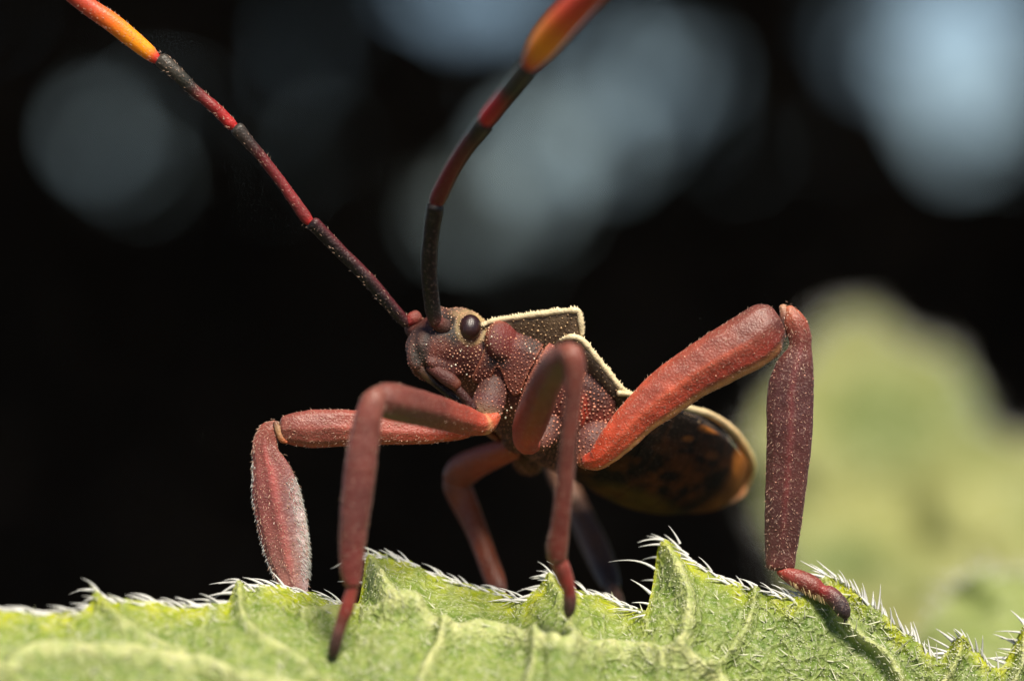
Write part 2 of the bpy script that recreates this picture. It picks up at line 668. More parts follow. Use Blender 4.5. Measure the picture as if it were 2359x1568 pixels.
# head
raw.add(*loft_local([(.160, .018, -.005, -.06), (.146, .045, .03, -.09), (.12, .075, .07, -.112), (.08, .098, .105, -.12), (.04, .108, .13, -.122),
                     (0, .112, .146, -.12), (-.05, .114, .146, -.117), (-.09, .115, .128, -.115), (-.14, .12, .11, -.115)], low=.82, expo=2.3))
for sg in (1, -1):
    raw.add(*ellip((.092, sg * .07, .05), (.062, .04, .048), [(.9, sg * .25, .25), (-sg * .25, .9, 0), (-.2, 0, .95)]))       # antennal tubercles
    raw.add(*ellip((.045, sg * .05, -.105), (.075, .022, .03)))                     # bucculae
    raw.add(*ellip((.115, sg * .034, -.03), (.045, .03, .06)))                      # cheeks beside the clypeus
    raw.add(*ellip((-.002, sg * .104, .045), (.05, .018, .058)))                    # eye socket rim
    raw.add(*ellip((-.118, sg * .15, .025), (.062, .024, .068)))                    # red callus
raw.add(*ellip((.132, 0, -.045), (.036, .03, .085), [(1, 0, .1), (0, 1, 0), (-.1, 0, 1)]))   # clypeus
raw.add(*ellip((.125, 0, -.105), (.028, .026, .03)))
# thorax and abdomen
raw.add(*loft_local([(-.04, .105, .10, -.11), (-.08, .14, .105, -.125), (-.12, .162, .11, -.14), (-.16, .18, .12, -.16), (-.22, .205, .12, -.2), (-.30, .23, .12, -.235),
                     (-.40, .25, .08, -.26), (-.50, .26, .03, -.28), (-.60, .265, -.01, -.29), (-.7, .27, -.03, -.30)], low=.72, expo=2.3, upf=.42))
raw.add(*loft_local([(-.5, .22, -.02, -.27), (-.62, .28, -.03, -.30), (-.75, .315, -.035, -.325), (-.88, .31, -.04, -.335), (-1.0, .275, -.04, -.32), (-1.1, .225, -.045, -.285),
                     (-1.19, .165, -.05, -.25), (-1.25, .11, -.055, -.205), (-1.295, .04, -.07, -.15)], low=.62, expo=2.1, upf=.16))
tmp = raw.obj('tmp_body', M_BODY, None)
md = tmp.modifiers.new('r', 'REMESH')
md.mode = 'VOXEL'
md.voxel_size = .0055
sm = tmp.modifiers.new('s', 'SMOOTH')
sm.factor = .5
sm.iterations = 5
dg = bpy.context.evaluated_depsgraph_get()
ev = tmp.evaluated_get(dg)
me = ev.to_mesh()
nv = len(me.vertices)
co = np.zeros(nv * 3)
me.vertices.foreach_get('co', co)
co = co.reshape(-1, 3)
no = np.zeros(nv * 3)
me.vertices.foreach_get('normal', no)
no = no.reshape(-1, 3)
fc = [list(p.vertices) for p in me.polygons]
ev.to_mesh_clear()
bpy.data.objects.remove(tmp)
bvh = BVHTree.FromPolygons([tuple(v) for v in co], fc)


def pix(P):
    P = np.asarray(P)
    k = D / (D + P[..., 1]) * K
    return np.stack([1179.5 + P[..., 0] * k, 784 - (P[..., 2] - H0) * k], -1)


def leftpix(P):
    """reference pixel of the left-hand twin of each body point (pigment is the same on both sides)"""
    L = loc(P)
    L[..., 1] = np.abs(L[..., 1])
    return pix(unloc(L))


def blob(Q, x, y, rx, ry, soft=.5):
    d = np.sqrt(((Q[:, 0] - x) / rx) ** 2 + ((Q[:, 1] - y) / ry) ** 2)
    return (1 - sstep(1 - soft, 1 + soft, d))[:, None]


def paint(P):
    """pigment of head, thorax and abdomen, plus painted light at its lower edge; alpha is the amount of granules"""
    Q = leftpix(P)
    L = loc(P)
    c = np.repeat(lin((96, 48, 44))[None], len(P), 0)
    al = np.full((len(P), 1), .85)

    def mixin(w, col):
        nonlocal c
        c = c * (1 - w) + lin(col) * w
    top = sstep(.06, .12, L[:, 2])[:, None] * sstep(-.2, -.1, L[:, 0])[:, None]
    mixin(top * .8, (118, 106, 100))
    mixin(blob(Q, 1030, 760, 40, 45), (50, 44, 44))
    mixin(blob(Q, 960, 790, 24, 45), (95, 70, 68))
    mixin(blob(Q, 965, 820, 20, 26), (60, 52, 50))
    mixin(blob(Q, 985, 790, 10, 26), (60, 48, 50))
    mixin(blob(Q, 1012, 800, 26, 26) * .6, (120, 62, 54))
    mixin(blob(Q, 1120, 770, 14, 40), (48, 36, 38))
    mixin(blob(Q, 1060, 835, 60, 30), (72, 32, 30))
    # cream ring round the eye and streak on the head
    e = np.sqrt(((Q[:, 0] - 1086) / 36) ** 2 + ((Q[:, 1] - 752) / 43) ** 2)
    ring = np.exp(-((e - .9) / .14) ** 2)[:, None] * sstep(-.04, -.0, L[:, 2] - .0)[:, None]
    mixin(ring * .5, (196, 172, 130))
    mixin(blob(Q, 1110, 728, 26, 12) * .8, (200, 178, 135))
    mixin(blob(Q, 1060, 722, 24, 8) * .4, (180, 155, 120))
    # red callus behind the eye
    cal = blob(Q, 1178, 772, 40, 40, .25)
    mixin(cal, (108, 44, 44))
    al = al * (1 - .95 * blob(Q, 1178, 758, 40, 28, .25))
    mixin(blob(Q, 1145, 838, 16, 16), (40, 36, 40))
    # abdomen
    ab = (1 - sstep(-.62, -.52, L[:, 0]))[:, None]
    mixin(ab, (26, 19, 15))
    n = vnoise(P * 9) * .5 + .5 * vnoise(P * 22)
    mixin(ab * np.clip(n * 1.6 - .1, 0, .6)[:, None] * (1 - sstep(-1.05, -.95, -L[:, 0] - 2.0))[:, None], (84, 48, 24))
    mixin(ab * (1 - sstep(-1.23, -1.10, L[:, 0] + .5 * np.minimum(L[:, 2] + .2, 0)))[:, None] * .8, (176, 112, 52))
    mixin(ab * (1 - sstep(-.33, -.295, L[:, 2]))[:, None] * .6, (112, 92, 34))  # olive of light coming through the lower edge, put into the colour
    rust = np.clip(.35 + 1.3 * vnoise(P * 16) + .6 * vnoise(P * 45), 0, 1)[:, None]
    mixin(ab * blob(Q, 1560, 1110, 170, 70, .8) * rust * .75, (104, 58, 26))
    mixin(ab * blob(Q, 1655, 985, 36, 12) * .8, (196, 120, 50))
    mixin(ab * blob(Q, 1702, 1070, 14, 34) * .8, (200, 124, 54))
    mixin(ab * blob(Q, 1585, 1010, 12, 7) * .6, (140, 88, 44))
    mixin(ab * blob(Q, 1640, 1050, 16, 10) * .5, (110, 66, 34))
    seam = np.exp(-(((-L[:, 0]) % .14 - .07) / .006) ** 2)[:, None]
    mixin(ab * seam * .5, (60, 36, 22))
    al = al * (1 - ab * .8)
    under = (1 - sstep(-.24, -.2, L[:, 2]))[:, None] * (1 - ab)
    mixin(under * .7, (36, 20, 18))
    return np.hstack([np.clip(c * np.array([.95, .9, .7]), 0, 1), np.clip(al, 0, 1)])


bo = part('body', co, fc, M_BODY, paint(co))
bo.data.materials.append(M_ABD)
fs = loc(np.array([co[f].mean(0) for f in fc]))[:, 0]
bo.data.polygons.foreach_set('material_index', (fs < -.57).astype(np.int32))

# ---- side plates of the thorax, lying on the body
def poly_dist(P, poly):
    x, y = P[:, 0], P[:, 1]
    inside = np.zeros(len(P), bool)
    dist = np.full(len(P), 1e9)
    near = np.zeros_like(P)
    n = len(poly)
    for i in range(n):
        a, b = np.array(poly[i], float), np.array(poly[(i + 1) % n], float)
        cond = ((a[1] > y) != (b[1] > y)) & (x < (b[0] - a[0]) * (y - a[1]) / (b[1] - a[1] + 1e-12) + a[0])
        inside ^= cond
        t = np.clip(((P - a) @ (b - a)) / np.dot(b - a, b - a), 0, 1)
        q = a + t[:, None] * (b - a)
        d = np.linalg.norm(P - q, axis=1)
        m = d < dist
        dist[m] = d[m]
        near[m] = q[m]
    return inside, dist, near


def smooth_poly(poly, n=3):
    P = np.array(poly, float)
    for _ in range(n):
        Q = np.roll(P, -1, 0)
        P = np.stack([.75 * P + .25 * Q, .25 * P + .75 * Q], 1).reshape(-1, 2)
    return P


def plate(name, poly, thick, colfn, mat=M_BODY, step=2.5, dome=9.0, both=True, rounds=2, edge=.75):
    poly = smooth_poly(poly, rounds)
    x0, y0 = poly.min(0) - step
    x1, y1 = poly.max(0) + step
    xs, ys = np.arange(x0, x1 + step, step), np.arange(y0, y1 + step, step)
    G = np.stack(np.meshgrid(xs, ys), -1)
    sh = G.shape[:2]
    P = G.reshape(-1, 2)
    ins, dist, near = poly_dist(P, poly)
    ok = ins | (dist < step * 1.0)
    Pp = np.where(ins[:, None], P, near)
    dd = np.where(ins, dist, 0)
    pos = np.zeros((len(P), 3))
    for i in np.nonzero(ok)[0]:
        d = Vector((W(Pp[i, 0], Pp[i, 1], 0) - CAMP)).normalized()
        hit, nn, _, _ = bvh.ray_cast(Vector(CAMP), d)
        if hit is None:
            ok[i] = False
            continue
        pos[i] = np.array(hit) + np.array(nn) * thick * (edge + (1 - edge) * (1 - math.exp(-dd[i] / dome)))
    # rim skirt follows from verts on the outline sinking into the body
    idx = -np.ones(len(P), int)
    idx[ok] = np.arange(ok.sum())
    idx2 = idx.reshape(sh)
    F = []
    for i in range(sh[0] - 1):
        for j in range(sh[1] - 1):
            q = [idx2[i, j], idx2[i, j + 1], idx2[i + 1, j + 1], idx2[i + 1, j]]
            if min(q) >= 0:
                F.append(q)
    V = pos[ok]
    # relax
    nb = [[] for _ in V]
    for q in F:
        for k in range(4):
            nb[q[k]].append(q[(k + 1) % 4])
            nb[q[k]].append(q[(k + 3) % 4])
    for _ in range(2):
        V = np.array([V[i] * .5 + .5 * V[nb[i]].mean(0) if nb[i] else V[i] for i in range(len(V))])
    # closed: a back sheet sunk below
    back = V - nrm(CAMP - V) * .02
    n0 = len(V)
    cnt = {}
    for q in F:
        for k in range(4):
            a, b = q[k], q[(k + 1) % 4]
            cnt[(a, b)] = 1
    F2 = [q[::-1] for q in F] + [[i + n0 for i in q] for q in F]
    for (a, b) in cnt:
        if (b, a) not in cnt:
            F2.append([a, b, b + n0, a + n0])
    VV = np.concatenate([V, back])
    C = colfn(VV, np.concatenate([dd[ok]] * 2))
    part(name, VV, F2, mat, C)
    if both:
        part(name, mirror(VV), [q[::-1] for q in F2], mat, C)


def pcol(base, rim=(176, 104, 84), al=.95, rw=5.0, extra=()):
    def fn(V, dd):
        Q = leftpix(V)
        c = np.repeat(lin(base)[None], len(V), 0)
        for (x, y, rx, ry, colr, a) in extra:
            w = blob(Q, x, y, rx, ry, .6) * a
            c = c * (1 - w) + lin(colr) * w
        w = np.exp(-(dd / rw) ** 2)[:, None] * .55
        c = c * (1 - w) + lin(rim) * w
        return np.hstack([c * np.array([.95, .9, .7]), np.full((len(V), 1), al)])
    return fn


plate('side_plate', [(1128, 752), (1150, 742), (1215, 740), (1262, 765), (1255, 792), (1232, 830), (1212, 868), (1200, 905), (1182, 912), (1166, 886), (1152, 846), (1141, 842), (1130, 880), (1084, 878), (1094, 850), (1112, 820), (1122, 785)],
      .016, pcol((92, 46, 42), extra=((1178, 772, 40, 40, (110, 44, 44), .95), (1144, 836, 24, 18, (38, 34, 38), .9), (1240, 780, 40, 40, (50, 34, 32), .9), (1180, 880, 24, 24, (112, 62, 54), .7))), dome=16)
plate('side_plate', [(1262, 792), (1290, 782), (1345, 800), (1338, 900), (1300, 958), (1240, 962), (1196, 952), (1192, 930), (1208, 885), (1230, 838)],
      .034, pcol((98, 46, 44), extra=((1222, 930, 30, 30, (60, 44, 42), .6), (1270, 800, 36, 14, (120, 56, 56), .8))), dome=12)
plate('side_plate', [(1330, 860), (1345, 808), (1368, 832), (1396, 880), (1412, 925), (1414, 960), (1400, 978), (1350, 990), (1318, 985)],
      .03, pcol((94, 46, 44), extra=((1375, 890, 34, 40, (58, 42, 46), .7), (1340, 945, 16, 34, (190, 62, 40), .75), (1395, 965, 30, 18, (150, 68, 60), .6))), dome=10)

# ---- eyes
for sg in (1, -1):
    V, F = ellip((0, sg * .113, .045), (.0405, .04, .0475), [(1, 0, .12), (0, 1, 0), (-.12, 0, 1)], 28, 40)
    part('eye', V, F, M_EYE)

# ---- pronotum: a shield with pale raised margins
def edge_at(ts):
    pts = np.array([loc(S(1112, 746, .118)), loc(S(1130, 738, .135)), loc(S(1200, 726, .215)), loc(S(1270, 716, .29)), loc(S(1322, 711, .352)), loc(S(1331, 712, .36)), loc(S(1337, 735, .352)), loc(S(1341, 768, .335))])
    return catmull(pts, ts)


ed = edge_at(90)
acc = Acc()
NS = 16
V, C = [], []
for e in ed:
    s, a, b = e
    row = []
    t = .014
    mid = b + .10 * a - max(0, .06 - b) * .2
    # across the back from the left margin to the right margin, then under
    for k in range(NS + 1):
        q = 1 - 2 * k / NS
        row.append((s - .02 * (1 - abs(q)), a * q, mid + (b - mid) * abs(q) ** 2.2))
    und = []
    for k in range(NS + 1):
        q = -1 + 2 * k / NS
        dp = (1 - abs(q) ** 1.5)
        und.append((s - .0 * dp, a * q, b - t - .20 * dp * (a / .3) * .9))
    row += und
    V.append(np.array(row))
M = len(V[0])
n = len(V)
F = []
for i in range(n - 1):
    for j in range(M):
        p, q = i * M + j, i * M + (j + 1) % M
        F.append([p, q, q + M, p + M])
F.append(list(range(M))[::-1])
F.append([(n - 1) * M + j for j in range(M)])
VV = np.concatenate(V)
A = np.array([[abs(v[1]) / e[1] for v in r] for e, r in zip(ed, V)]).ravel()
ctop = np.array([[1 if j <= NS else 0 for j in range(M)] for _ in V]).ravel()
cc = np.repeat(lin((72, 58, 44))[None], len(VV), 0)
w = ((1 - ctop) * sstep(.45, .95, A) * .5)[:, None]
cc = cc * (1 - w) + lin((128, 104, 74)) * w  # underside painted lighter near the rim, where light reaches it
part('pronotum', unloc(VV), F, M_BODY, np.hstack([cc, np.full((len(VV), 1), .8)]))
# pale margin beads, left and right, with tiny teeth
CREAM = (212, 194, 152)


def margin(name, pts, r0, col=CREAM, teeth=0, m=12, flat=1.0, n=110):
    rr = [(*unloc(np.array(p)), r0 if np.isscalar(r0) else r0[i], col if not isinstance(col, list) else col[i]) for i, p in enumerate(pts)]
    V, F, C, N, TT, TH, T = tube(rr, n, m, flat, world=True, lump=.0016)
    acc = Acc()
    acc.add(V, F, np.hstack([C, np.full((len(V), 1), .5)]))
    for i in rng.integers(0, len(V), teeth):
        if N[i] @ up > -.2:
            v, f = hair(V[i] - N[i] * .003, N[i] * .8 - T[i] * .3 + up * .4, (0, 0, 0), rng.uniform(.007, .012), .0034, 1)
            acc.add(v, f, np.hstack([np.repeat(lin((232, 214, 172))[None], len(v), 0), np.zeros((len(v), 1))]))
    acc.obj(name, M_PALE, bug, origin=BUGLOC)
    m2 = Acc()
    m2.add(mirror(np.concatenate(acc.v)), [f[::-1] for f in acc.f], np.concatenate(acc.c))
    m2.obj(name, M_PALE, bug, origin=BUGLOC)


mp = [p + np.array([0, .002, -.006]) for p in edge_at(26)]
margin('pronotum_margin', mp, [.007] * 2 + [.010, .009, .011] * 7 + [.010, .009, .007], teeth=420, flat=.8)

# ---- forewings folded over the abdomen
cp = np.array([loc(S(1292, 776, .28)), loc(S(1312, 768, .315)), loc(S(1330, 769, .33)), loc(S(1348, 782, .336)), loc(S(1372, 812, .335)), loc(S(1402, 850, .33)), loc(S(1432, 886, .328)), loc(S(1462, 908, .322)),
               loc(S(1520, 925, .30)), loc(S(1600, 950, .24)), loc(S(1680, 1010, .12))])
we = catmull(cp, 70)
V = []
for e in we:
    s, a, b = e
    row = []
    for k in range(9):
        q = 1 - k / 8
        row.append((s, a * q, b + .035 * (1 - q ** 2)))
    for k in range(9):
        q = k / 8
        row.append((s, a * q, b - .03 - .02 * (1 - q) - .03 * (1 - q ** 3)))
    V.append(np.array(row))
M = 18
F = []
for i in range(len(V) - 1):
    for j in range(M):
        p, q = i * M + j, i * M + (j + 1) % M
        F.append([p, q, q + M, p + M])
F.append(list(range(M))[::-1])
F.append([(len(V) - 1) * M + j for j in range(M)])
VV = np.concatenate(V)
cc = np.repeat(lin((74, 60, 46))[None], len(VV), 0)
dk = sstep(-.75, -.55, VV[:, 0])[:, None]
cc = cc * dk + lin((26, 22, 20)) * (1 - dk)
cc = np.hstack([cc, np.full((len(VV), 1), .6)])
part('forewing', unloc(VV), F, M_BODY, cc)
part('forewing', mirror(unloc(VV)), [f[::-1] for f in F], M_BODY, cc)
margin('forewing_margin', [p + np.array([0, .002, -.014]) for p in catmull(cp[:9], 24)], [.004, .008] + [.0115, .0105, .012] * 6 + [.011, .010, .008, .006], teeth=260)
# abdomen margin
am = [S(1425, 905, .33), S(1500, 916, .335), S(1570, 936, .325), S(1640, 957, .30), S(1690, 995, .235), S(1717, 1035, .155), S(1729, 1066, .08), S(1727, 1090, .03), S(1714, 1120, 0), S(1692, 1144, -.02), S(1658, 1166, -.03)]
am = [loc(p) for p in am]
margin('abdomen_margin', am, [.010, .011, .012, .014, .015, .016, .017, .016, .014, .012, .009], [CREAM, CREAM, CREAM, (228, 200, 150), (224, 188, 132), (218, 172, 108), (206, 150, 84), (190, 128, 64), (170, 112, 56), (150, 96, 50), (120, 84, 44)], teeth=40)

# ------------------------------------------------------------------ rostrum
def mk(name, st, mat, parent, alpha=.5, fz=0, fzL=.016, fzr=.0009, spk=None, **kw):
    fz, fzL = int(fz * .7), fzL * .62
    V, F, C, N, TT, TH, T = tube(st, **kw)
    o = part(name, V, F, mat, np.hstack([C, np.full((len(V), 1), alpha)]), parent)
    if fz and spk is not None:
        fuzz(spk, V, N, T, fz, fzL, fzr)
    return o


def holder(name):
    return empty(name, (0, 0, 0), bug)


def seta_obj(acc, parent, mat=M_SETA):
    if acc.n:
        o = acc.obj('setae', mat, parent, smooth=False, origin=BUGLOC)
        o['kind'] = 'stuff'


ro = holder('rostrum')
mk('stylet_sheath', [(968, 848, -.02, 11, (96, 66, 62)), (985, 866, -.02, 11, (90, 66, 46)), (1005, 884, -.02, 9, (46, 34, 30)), (1040, 912, -.01, 9, (26, 20, 20)), (1092, 950, 0, 8, (28, 20, 20))], M_ANT, ro, .7, n=30, m=14)
mk('rostrum_segment', [(988, 846, -.035, 9, (110, 58, 54)), (1010, 858, -.045, 14, (98, 52, 50)), (1035, 874, -.05, 17, (100, 54, 52)), (1052, 888, -.05, 14, (118, 62, 48))], M_BODY, ro, .3, n=20, m=16)
mk('rostrum_segment', [(1050, 892, -.045, 10, (84, 44, 42)), (1068, 912, -.04, 11, (74, 38, 38)), (1090, 940, -.03, 11, (70, 34, 36))], M_BODY, ro, .3, n=16, m=14)

# ------------------------------------------------------------------ antennae
BLK, RED, MAR = (21, 18, 20), (176, 38, 42), (104, 36, 42)


def topred(tc, amt):  # paints the lit top side redder than the dark rest
    def fn(TT, TH, C, V):
        w = (np.exp(-((TH - .5) / .7) ** 2) * amt)[:, None]
        return C * (1 - w) + lin(tc) * w
    return fn


an = holder('antenna')
sp = Acc()
mk('antenna_segment', [(962, 728, .09, 15, (142, 74, 70)), (950, 735, .085, 16, (150, 66, 62)), (940, 742, .08, 11, (150, 34, 40))], M_BODY, an, .4, n=14, m=16)
mk('antenna_segment', [(936, 744, .08, 12, (56, 36, 40)), (910, 716, .07, 14.5, BLK), (850, 645, .05, 15.5, BLK), (780, 574, .03, 15, BLK), (722, 515, .01, 17, BLK)], M_ANT, an, .6, 120, spk=sp, n=60, m=18, ref=(.7, 0, .7), colfn=topred((112, 40, 44), .45), lump=.0012)
mk('antenna_segment', [(714, 511, .01, 11, RED), (704, 500, .01, 14, (130, 44, 48)), (660, 437, 0, 12.5, (134, 46, 52)), (610, 370, -.01, 12, MAR), (582, 338, -.015, 13.5, (62, 40, 42)), (547, 297, -.02, 17, (58, 54, 54))], M_ANT, an, .4, 110, spk=sp, n=60, m=18, ref=(.7, 0, .7), lump=.0012)
mk('antenna_segment', [(541, 293, -.02, 10, (186, 34, 38)), (531, 284, -.02, 14, (186, 44, 46)), (492, 246, -.03, 13, (150, 44, 48)), (452, 212, -.035, 13.5, (92, 44, 46)), (436, 198, -.04, 15, (52, 46, 46)), (400, 163, -.05, 17, (66, 62, 60)), (372, 139, -.05, 18, (66, 62, 60))], M_ANT, an, .3, 240, spk=sp, n=60, m=18, ref=(.7, 0, .7), lump=.0016)
mk('antenna_segment', [(366, 139, -.05, 10, (196, 40, 44)), (356, 133, -.05, 14, (214, 70, 40)), (340, 119, -.05, 18, (255, 158, 20)), (300, 86, -.06, 21, (255, 158, 20)), (255, 50, -.07, 22, (244, 122, 34)), (205, 16, -.08, 21, (206, 82, 52)), (120, -50, -.1, 19, (196, 70, 50)), (20, -130, -.13, 12, (196, 70, 50))], M_TIP, an, .1, 700, .014, spk=sp, n=60, m=18, ref=(.7, 0, .7))
seta_obj(sp, an)

an = holder('antenna')
sp = Acc()
mk('antenna_segment', [(1026, 752, -.02, 19, (84, 60, 60)), (1014, 747, -.035, 18, (100, 64, 60)), (1003, 740, -.05, 15, (110, 46, 46))], M_BODY, an, .4, n=14, m=16)
mk('antenna_segment', [(1004, 744, -.05, 14, (80, 44, 44)), (999, 722, -.06, 18, (46, 38, 40)), (993, 680, -.09, 18.5, BLK), (988, 610, -.14, 18.5, (20, 16, 17)), (993, 540, -.19, 19, (20, 16, 16)), (1002, 478, -.24, 20, (22, 17, 17))], M_ANT, an, .7, 240, spk=sp, n=60, m=18, lump=.0012)
mk('antenna_segment', [(1003, 472, -.24, 15, (120, 40, 44)), (1008, 458, -.25, 19, (108, 34, 38)), (1040, 392, -.34, 18, (108, 28, 36)), (1072, 340, -.42, 18, (84, 30, 36)), (1098, 305, -.47, 20, (44, 34, 36)), (1112, 286, -.5, 21, (36, 34, 34))], M_ANT, an, .2, n=50, m=18)
mk('antenna_segment', [(1113, 285, -.5, 15, (176, 34, 42)), (1122, 272, -.52, 19, (190, 34, 42)), (1150, 236, -.58, 19, (160, 32, 44)), (1172, 208, -.62, 20, (64, 44, 44)), (1196, 178, -.66, 21, (52, 50, 48)), (1213, 157, -.69, 21, (52, 50, 48))], M_ANT, an, .2, n=50, m=18)
mk('antenna_segment', [(1214, 156, -.69, 15, (190, 44, 44)), (1222, 145, -.71, 22, (214, 86, 34)), (1245, 112, -.76, 32, (255, 150, 14)), (1272, 78, -.81, 36, (255, 146, 14)), (1310, 36, -.88, 36, (236, 92, 38)), (1365, -18, -.97, 33, (208, 66, 46)), (1450, -95, -1.1, 26, (200, 64, 46)), (1540, -170, -1.25, 12, (200, 64, 46))], M_TIP, an, .1, n=60, m=18)

# ------------------------------------------------------------------ legs
def ridge_col(mid=(196, 96, 72), amt=.35, rim=None, ramt=.7, rim_at=math.pi, keel_at=math.pi / 2):
    def fn(TT, TH, C, V):
        w = (np.exp(-((TH - keel_at) / .16) ** 2) * amt * sstep(.05, .2, TT) * (1 - sstep(.8, .95, TT)))[:, None]
        C = C * (1 - w) + lin(mid) * w
        if rim is not None:
            d = np.abs((TH - rim_at + math.pi) % (2 * math.pi) - math.pi)
            w = (np.exp(-(d / .5) ** 2) * ramt)[:, None]
            C = C * (1 - w) + lin(rim) * w
        return C
    return fn


def femur_col(TT, TH, C, V):
    C = C.copy()

    def band(at_, wd, col, amt, t0=.0, t1=1.0):
        nonlocal C
        d = np.abs((TH - at_ + math.pi) % (2 * math.pi) - math.pi)
        w = (np.exp(-(d / wd) ** 2) * amt * sstep(t0 - .08, t0 + .08, TT) * (1 - sstep(t1 - .08, t1 + .08, TT)))[:, None]
        C = C * (1 - w) + lin(col) * w
    band(1.0, .55, (132, 78, 68), .5, .25, 1.1)       # dusky upper flank
    band(1.62, .09, (220, 106, 76), .45, .12, .85)      # raised middle line
    band(2.05, .28, (150, 56, 42), .55, .25, .95)      # darker groove below it
    band(2.35, .2, (176, 50, 44), .35, .3, .98)
    band(2.85, .26, (236, 164, 100), .9, .05, .92)      # pale lower keel
    n = vnoise(V * 40)[:, None]
    return np.clip(C * (1 + .18 * n), 0, 1)


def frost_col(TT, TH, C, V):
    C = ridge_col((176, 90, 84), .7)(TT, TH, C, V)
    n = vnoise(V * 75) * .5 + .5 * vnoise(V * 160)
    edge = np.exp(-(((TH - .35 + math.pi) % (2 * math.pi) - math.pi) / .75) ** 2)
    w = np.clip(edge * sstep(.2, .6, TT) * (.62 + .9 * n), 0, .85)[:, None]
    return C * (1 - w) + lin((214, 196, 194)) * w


def claws(parent, p, d, side, r=.007, L=.035):
    for sg in (1, -1):
        v, f = hair(np.asarray(p), np.asarray(d, float) + np.asarray(side) * .5 * sg, np.array([0, 0, -.6]), L, r, 4)
        part('claw', v, f, M_CLAW, None, parent)


KEEL = ((math.pi / 2, .07, .13), (math.pi / 2 + .55, -.05, .25), (math.pi / 2 - .55, -.03, .25), (.7, .045, .16), (0, .03, .2), (math.pi, .07, .16), (math.pi - .5, -.035, .2))

# near hind leg
lg = holder('leg')
sp = Acc()
mk('coxa', [(1392, 985, .10, 30, (96, 56, 58)), (1368, 1012, .06, 40, (104, 64, 66)), (1352, 1048, .04, 30, (126, 76, 72)), (1344, 1066, .03, 20, (150, 80, 60))], M_BODY, lg, .7, n=20, m=20, flat=.9)
mk('femur', [(1352, 1062, .0, 17, (206, 76, 54)), (1374, 1058, -.02, 24, (206, 74, 50)), (1398, 1036, -.03, 32, (208, 80, 56)), (1421, 1010, -.04, 38, (208, 84, 60)), (1471, 957, -.05, 44, (204, 86, 62)), (1524, 912, -.05, 52, (192, 84, 62)), (1586, 866, -.05, 55, (172, 78, 60)), (1667, 818, -.05, 60, (146, 70, 58)), (1735, 779, -.04, 63, (122, 62, 54)), (1766, 752, -.03, 57, (108, 58, 54)), (1789, 738, -.02, 41, (98, 54, 52))],
   M_LEG, lg, .5, 900, .017, spk=sp, n=90, m=56, flat=.62, caps=(.7, .16), keels=KEEL, colfn=femur_col, lump=.002)
mk('knee', [(1803, 706, -.015, 9, (176, 130, 108)), (1807, 724, -.02, 11, (140, 92, 80)), (1805, 748, -.02, 11, (44, 28, 28)), (1803, 774, -.015, 10, (160, 104, 84))], M_PALE, lg, .1, n=16, m=14)
mk('tibia', [(1816, 712, -.02, 13, (176, 100, 76)), (1828, 735, -.03, 24, (152, 78, 64)), (1842, 770, -.03, 26, (124, 62, 56)), (1844, 798, -.03, 25, (108, 56, 53)), (1838, 828, -.03, 36, (98, 52, 52)), (1828, 862, -.03, 46, (90, 50, 51)), (1822, 905, -.03, 51, (88, 50, 53)), (1820, 1000, -.03, 50, (90, 50, 52)), (1813, 1100, -.02, 46, (92, 52, 53)), (1805, 1200, -.01, 41, (88, 52, 53)), (1800, 1262, 0, 36, (92, 54, 54)), (1799, 1306, 0, 31, (104, 56, 54))],
   M_LEG, lg, .9, 900, .018, spk=sp, n=100, m=56, flat=.45, caps=(.6, .3), keels=KEEL, ref=(1, 0, 0), colfn=ridge_col((128, 56, 54), .4), lump=.0016)
mk('tarsus', [(1798, 1312, .0, 12, (186, 62, 46)), (1815, 1322, -.005, 17, (160, 66, 60)), (1845, 1336, -.01, 23, (134, 62, 58)), (1878, 1352, -.015, 22, (136, 60, 56)), (1894, 1360, -.02, 14, (150, 50, 52)), (1908, 1366, -.02, 19, (120, 50, 54)), (1930, 1386, -.03, 20, (80, 58, 64)), (1944, 1408, -.035, 17, (62, 50, 56)), (1949, 1418, -.035, 11, (56, 40, 40))], M_LEG, lg, .1, 120, .02, spk=sp, n=50, m=22, flat=.9, lump=.001)
v0 = W(1880, 1376, -.02)
pad = Acc()
for i in range(170):
    t = rng.random()
    p = W(1818 + 78 * t, 1336 + 38 * t, -.015 + rng.normal(0, .012))
    v, f = hair(p, (.25, rng.normal(0, .2), -.9), (0, 0, 0), rng.uniform(.018, .034), .002, 1)
    pad.add(v, f)
o = pad.obj('tarsal_pad', plain('pale_bristle', (.75, .55, .28), .5, .2), lg, smooth=False, origin=BUGLOC)
o['kind'] = 'stuff'
claws(lg, W(1948, 1420, -.035), (.1, -.1, -1), (.8, .5, 0), .005, .03)
seta_obj(sp, lg)

SPECKS = False
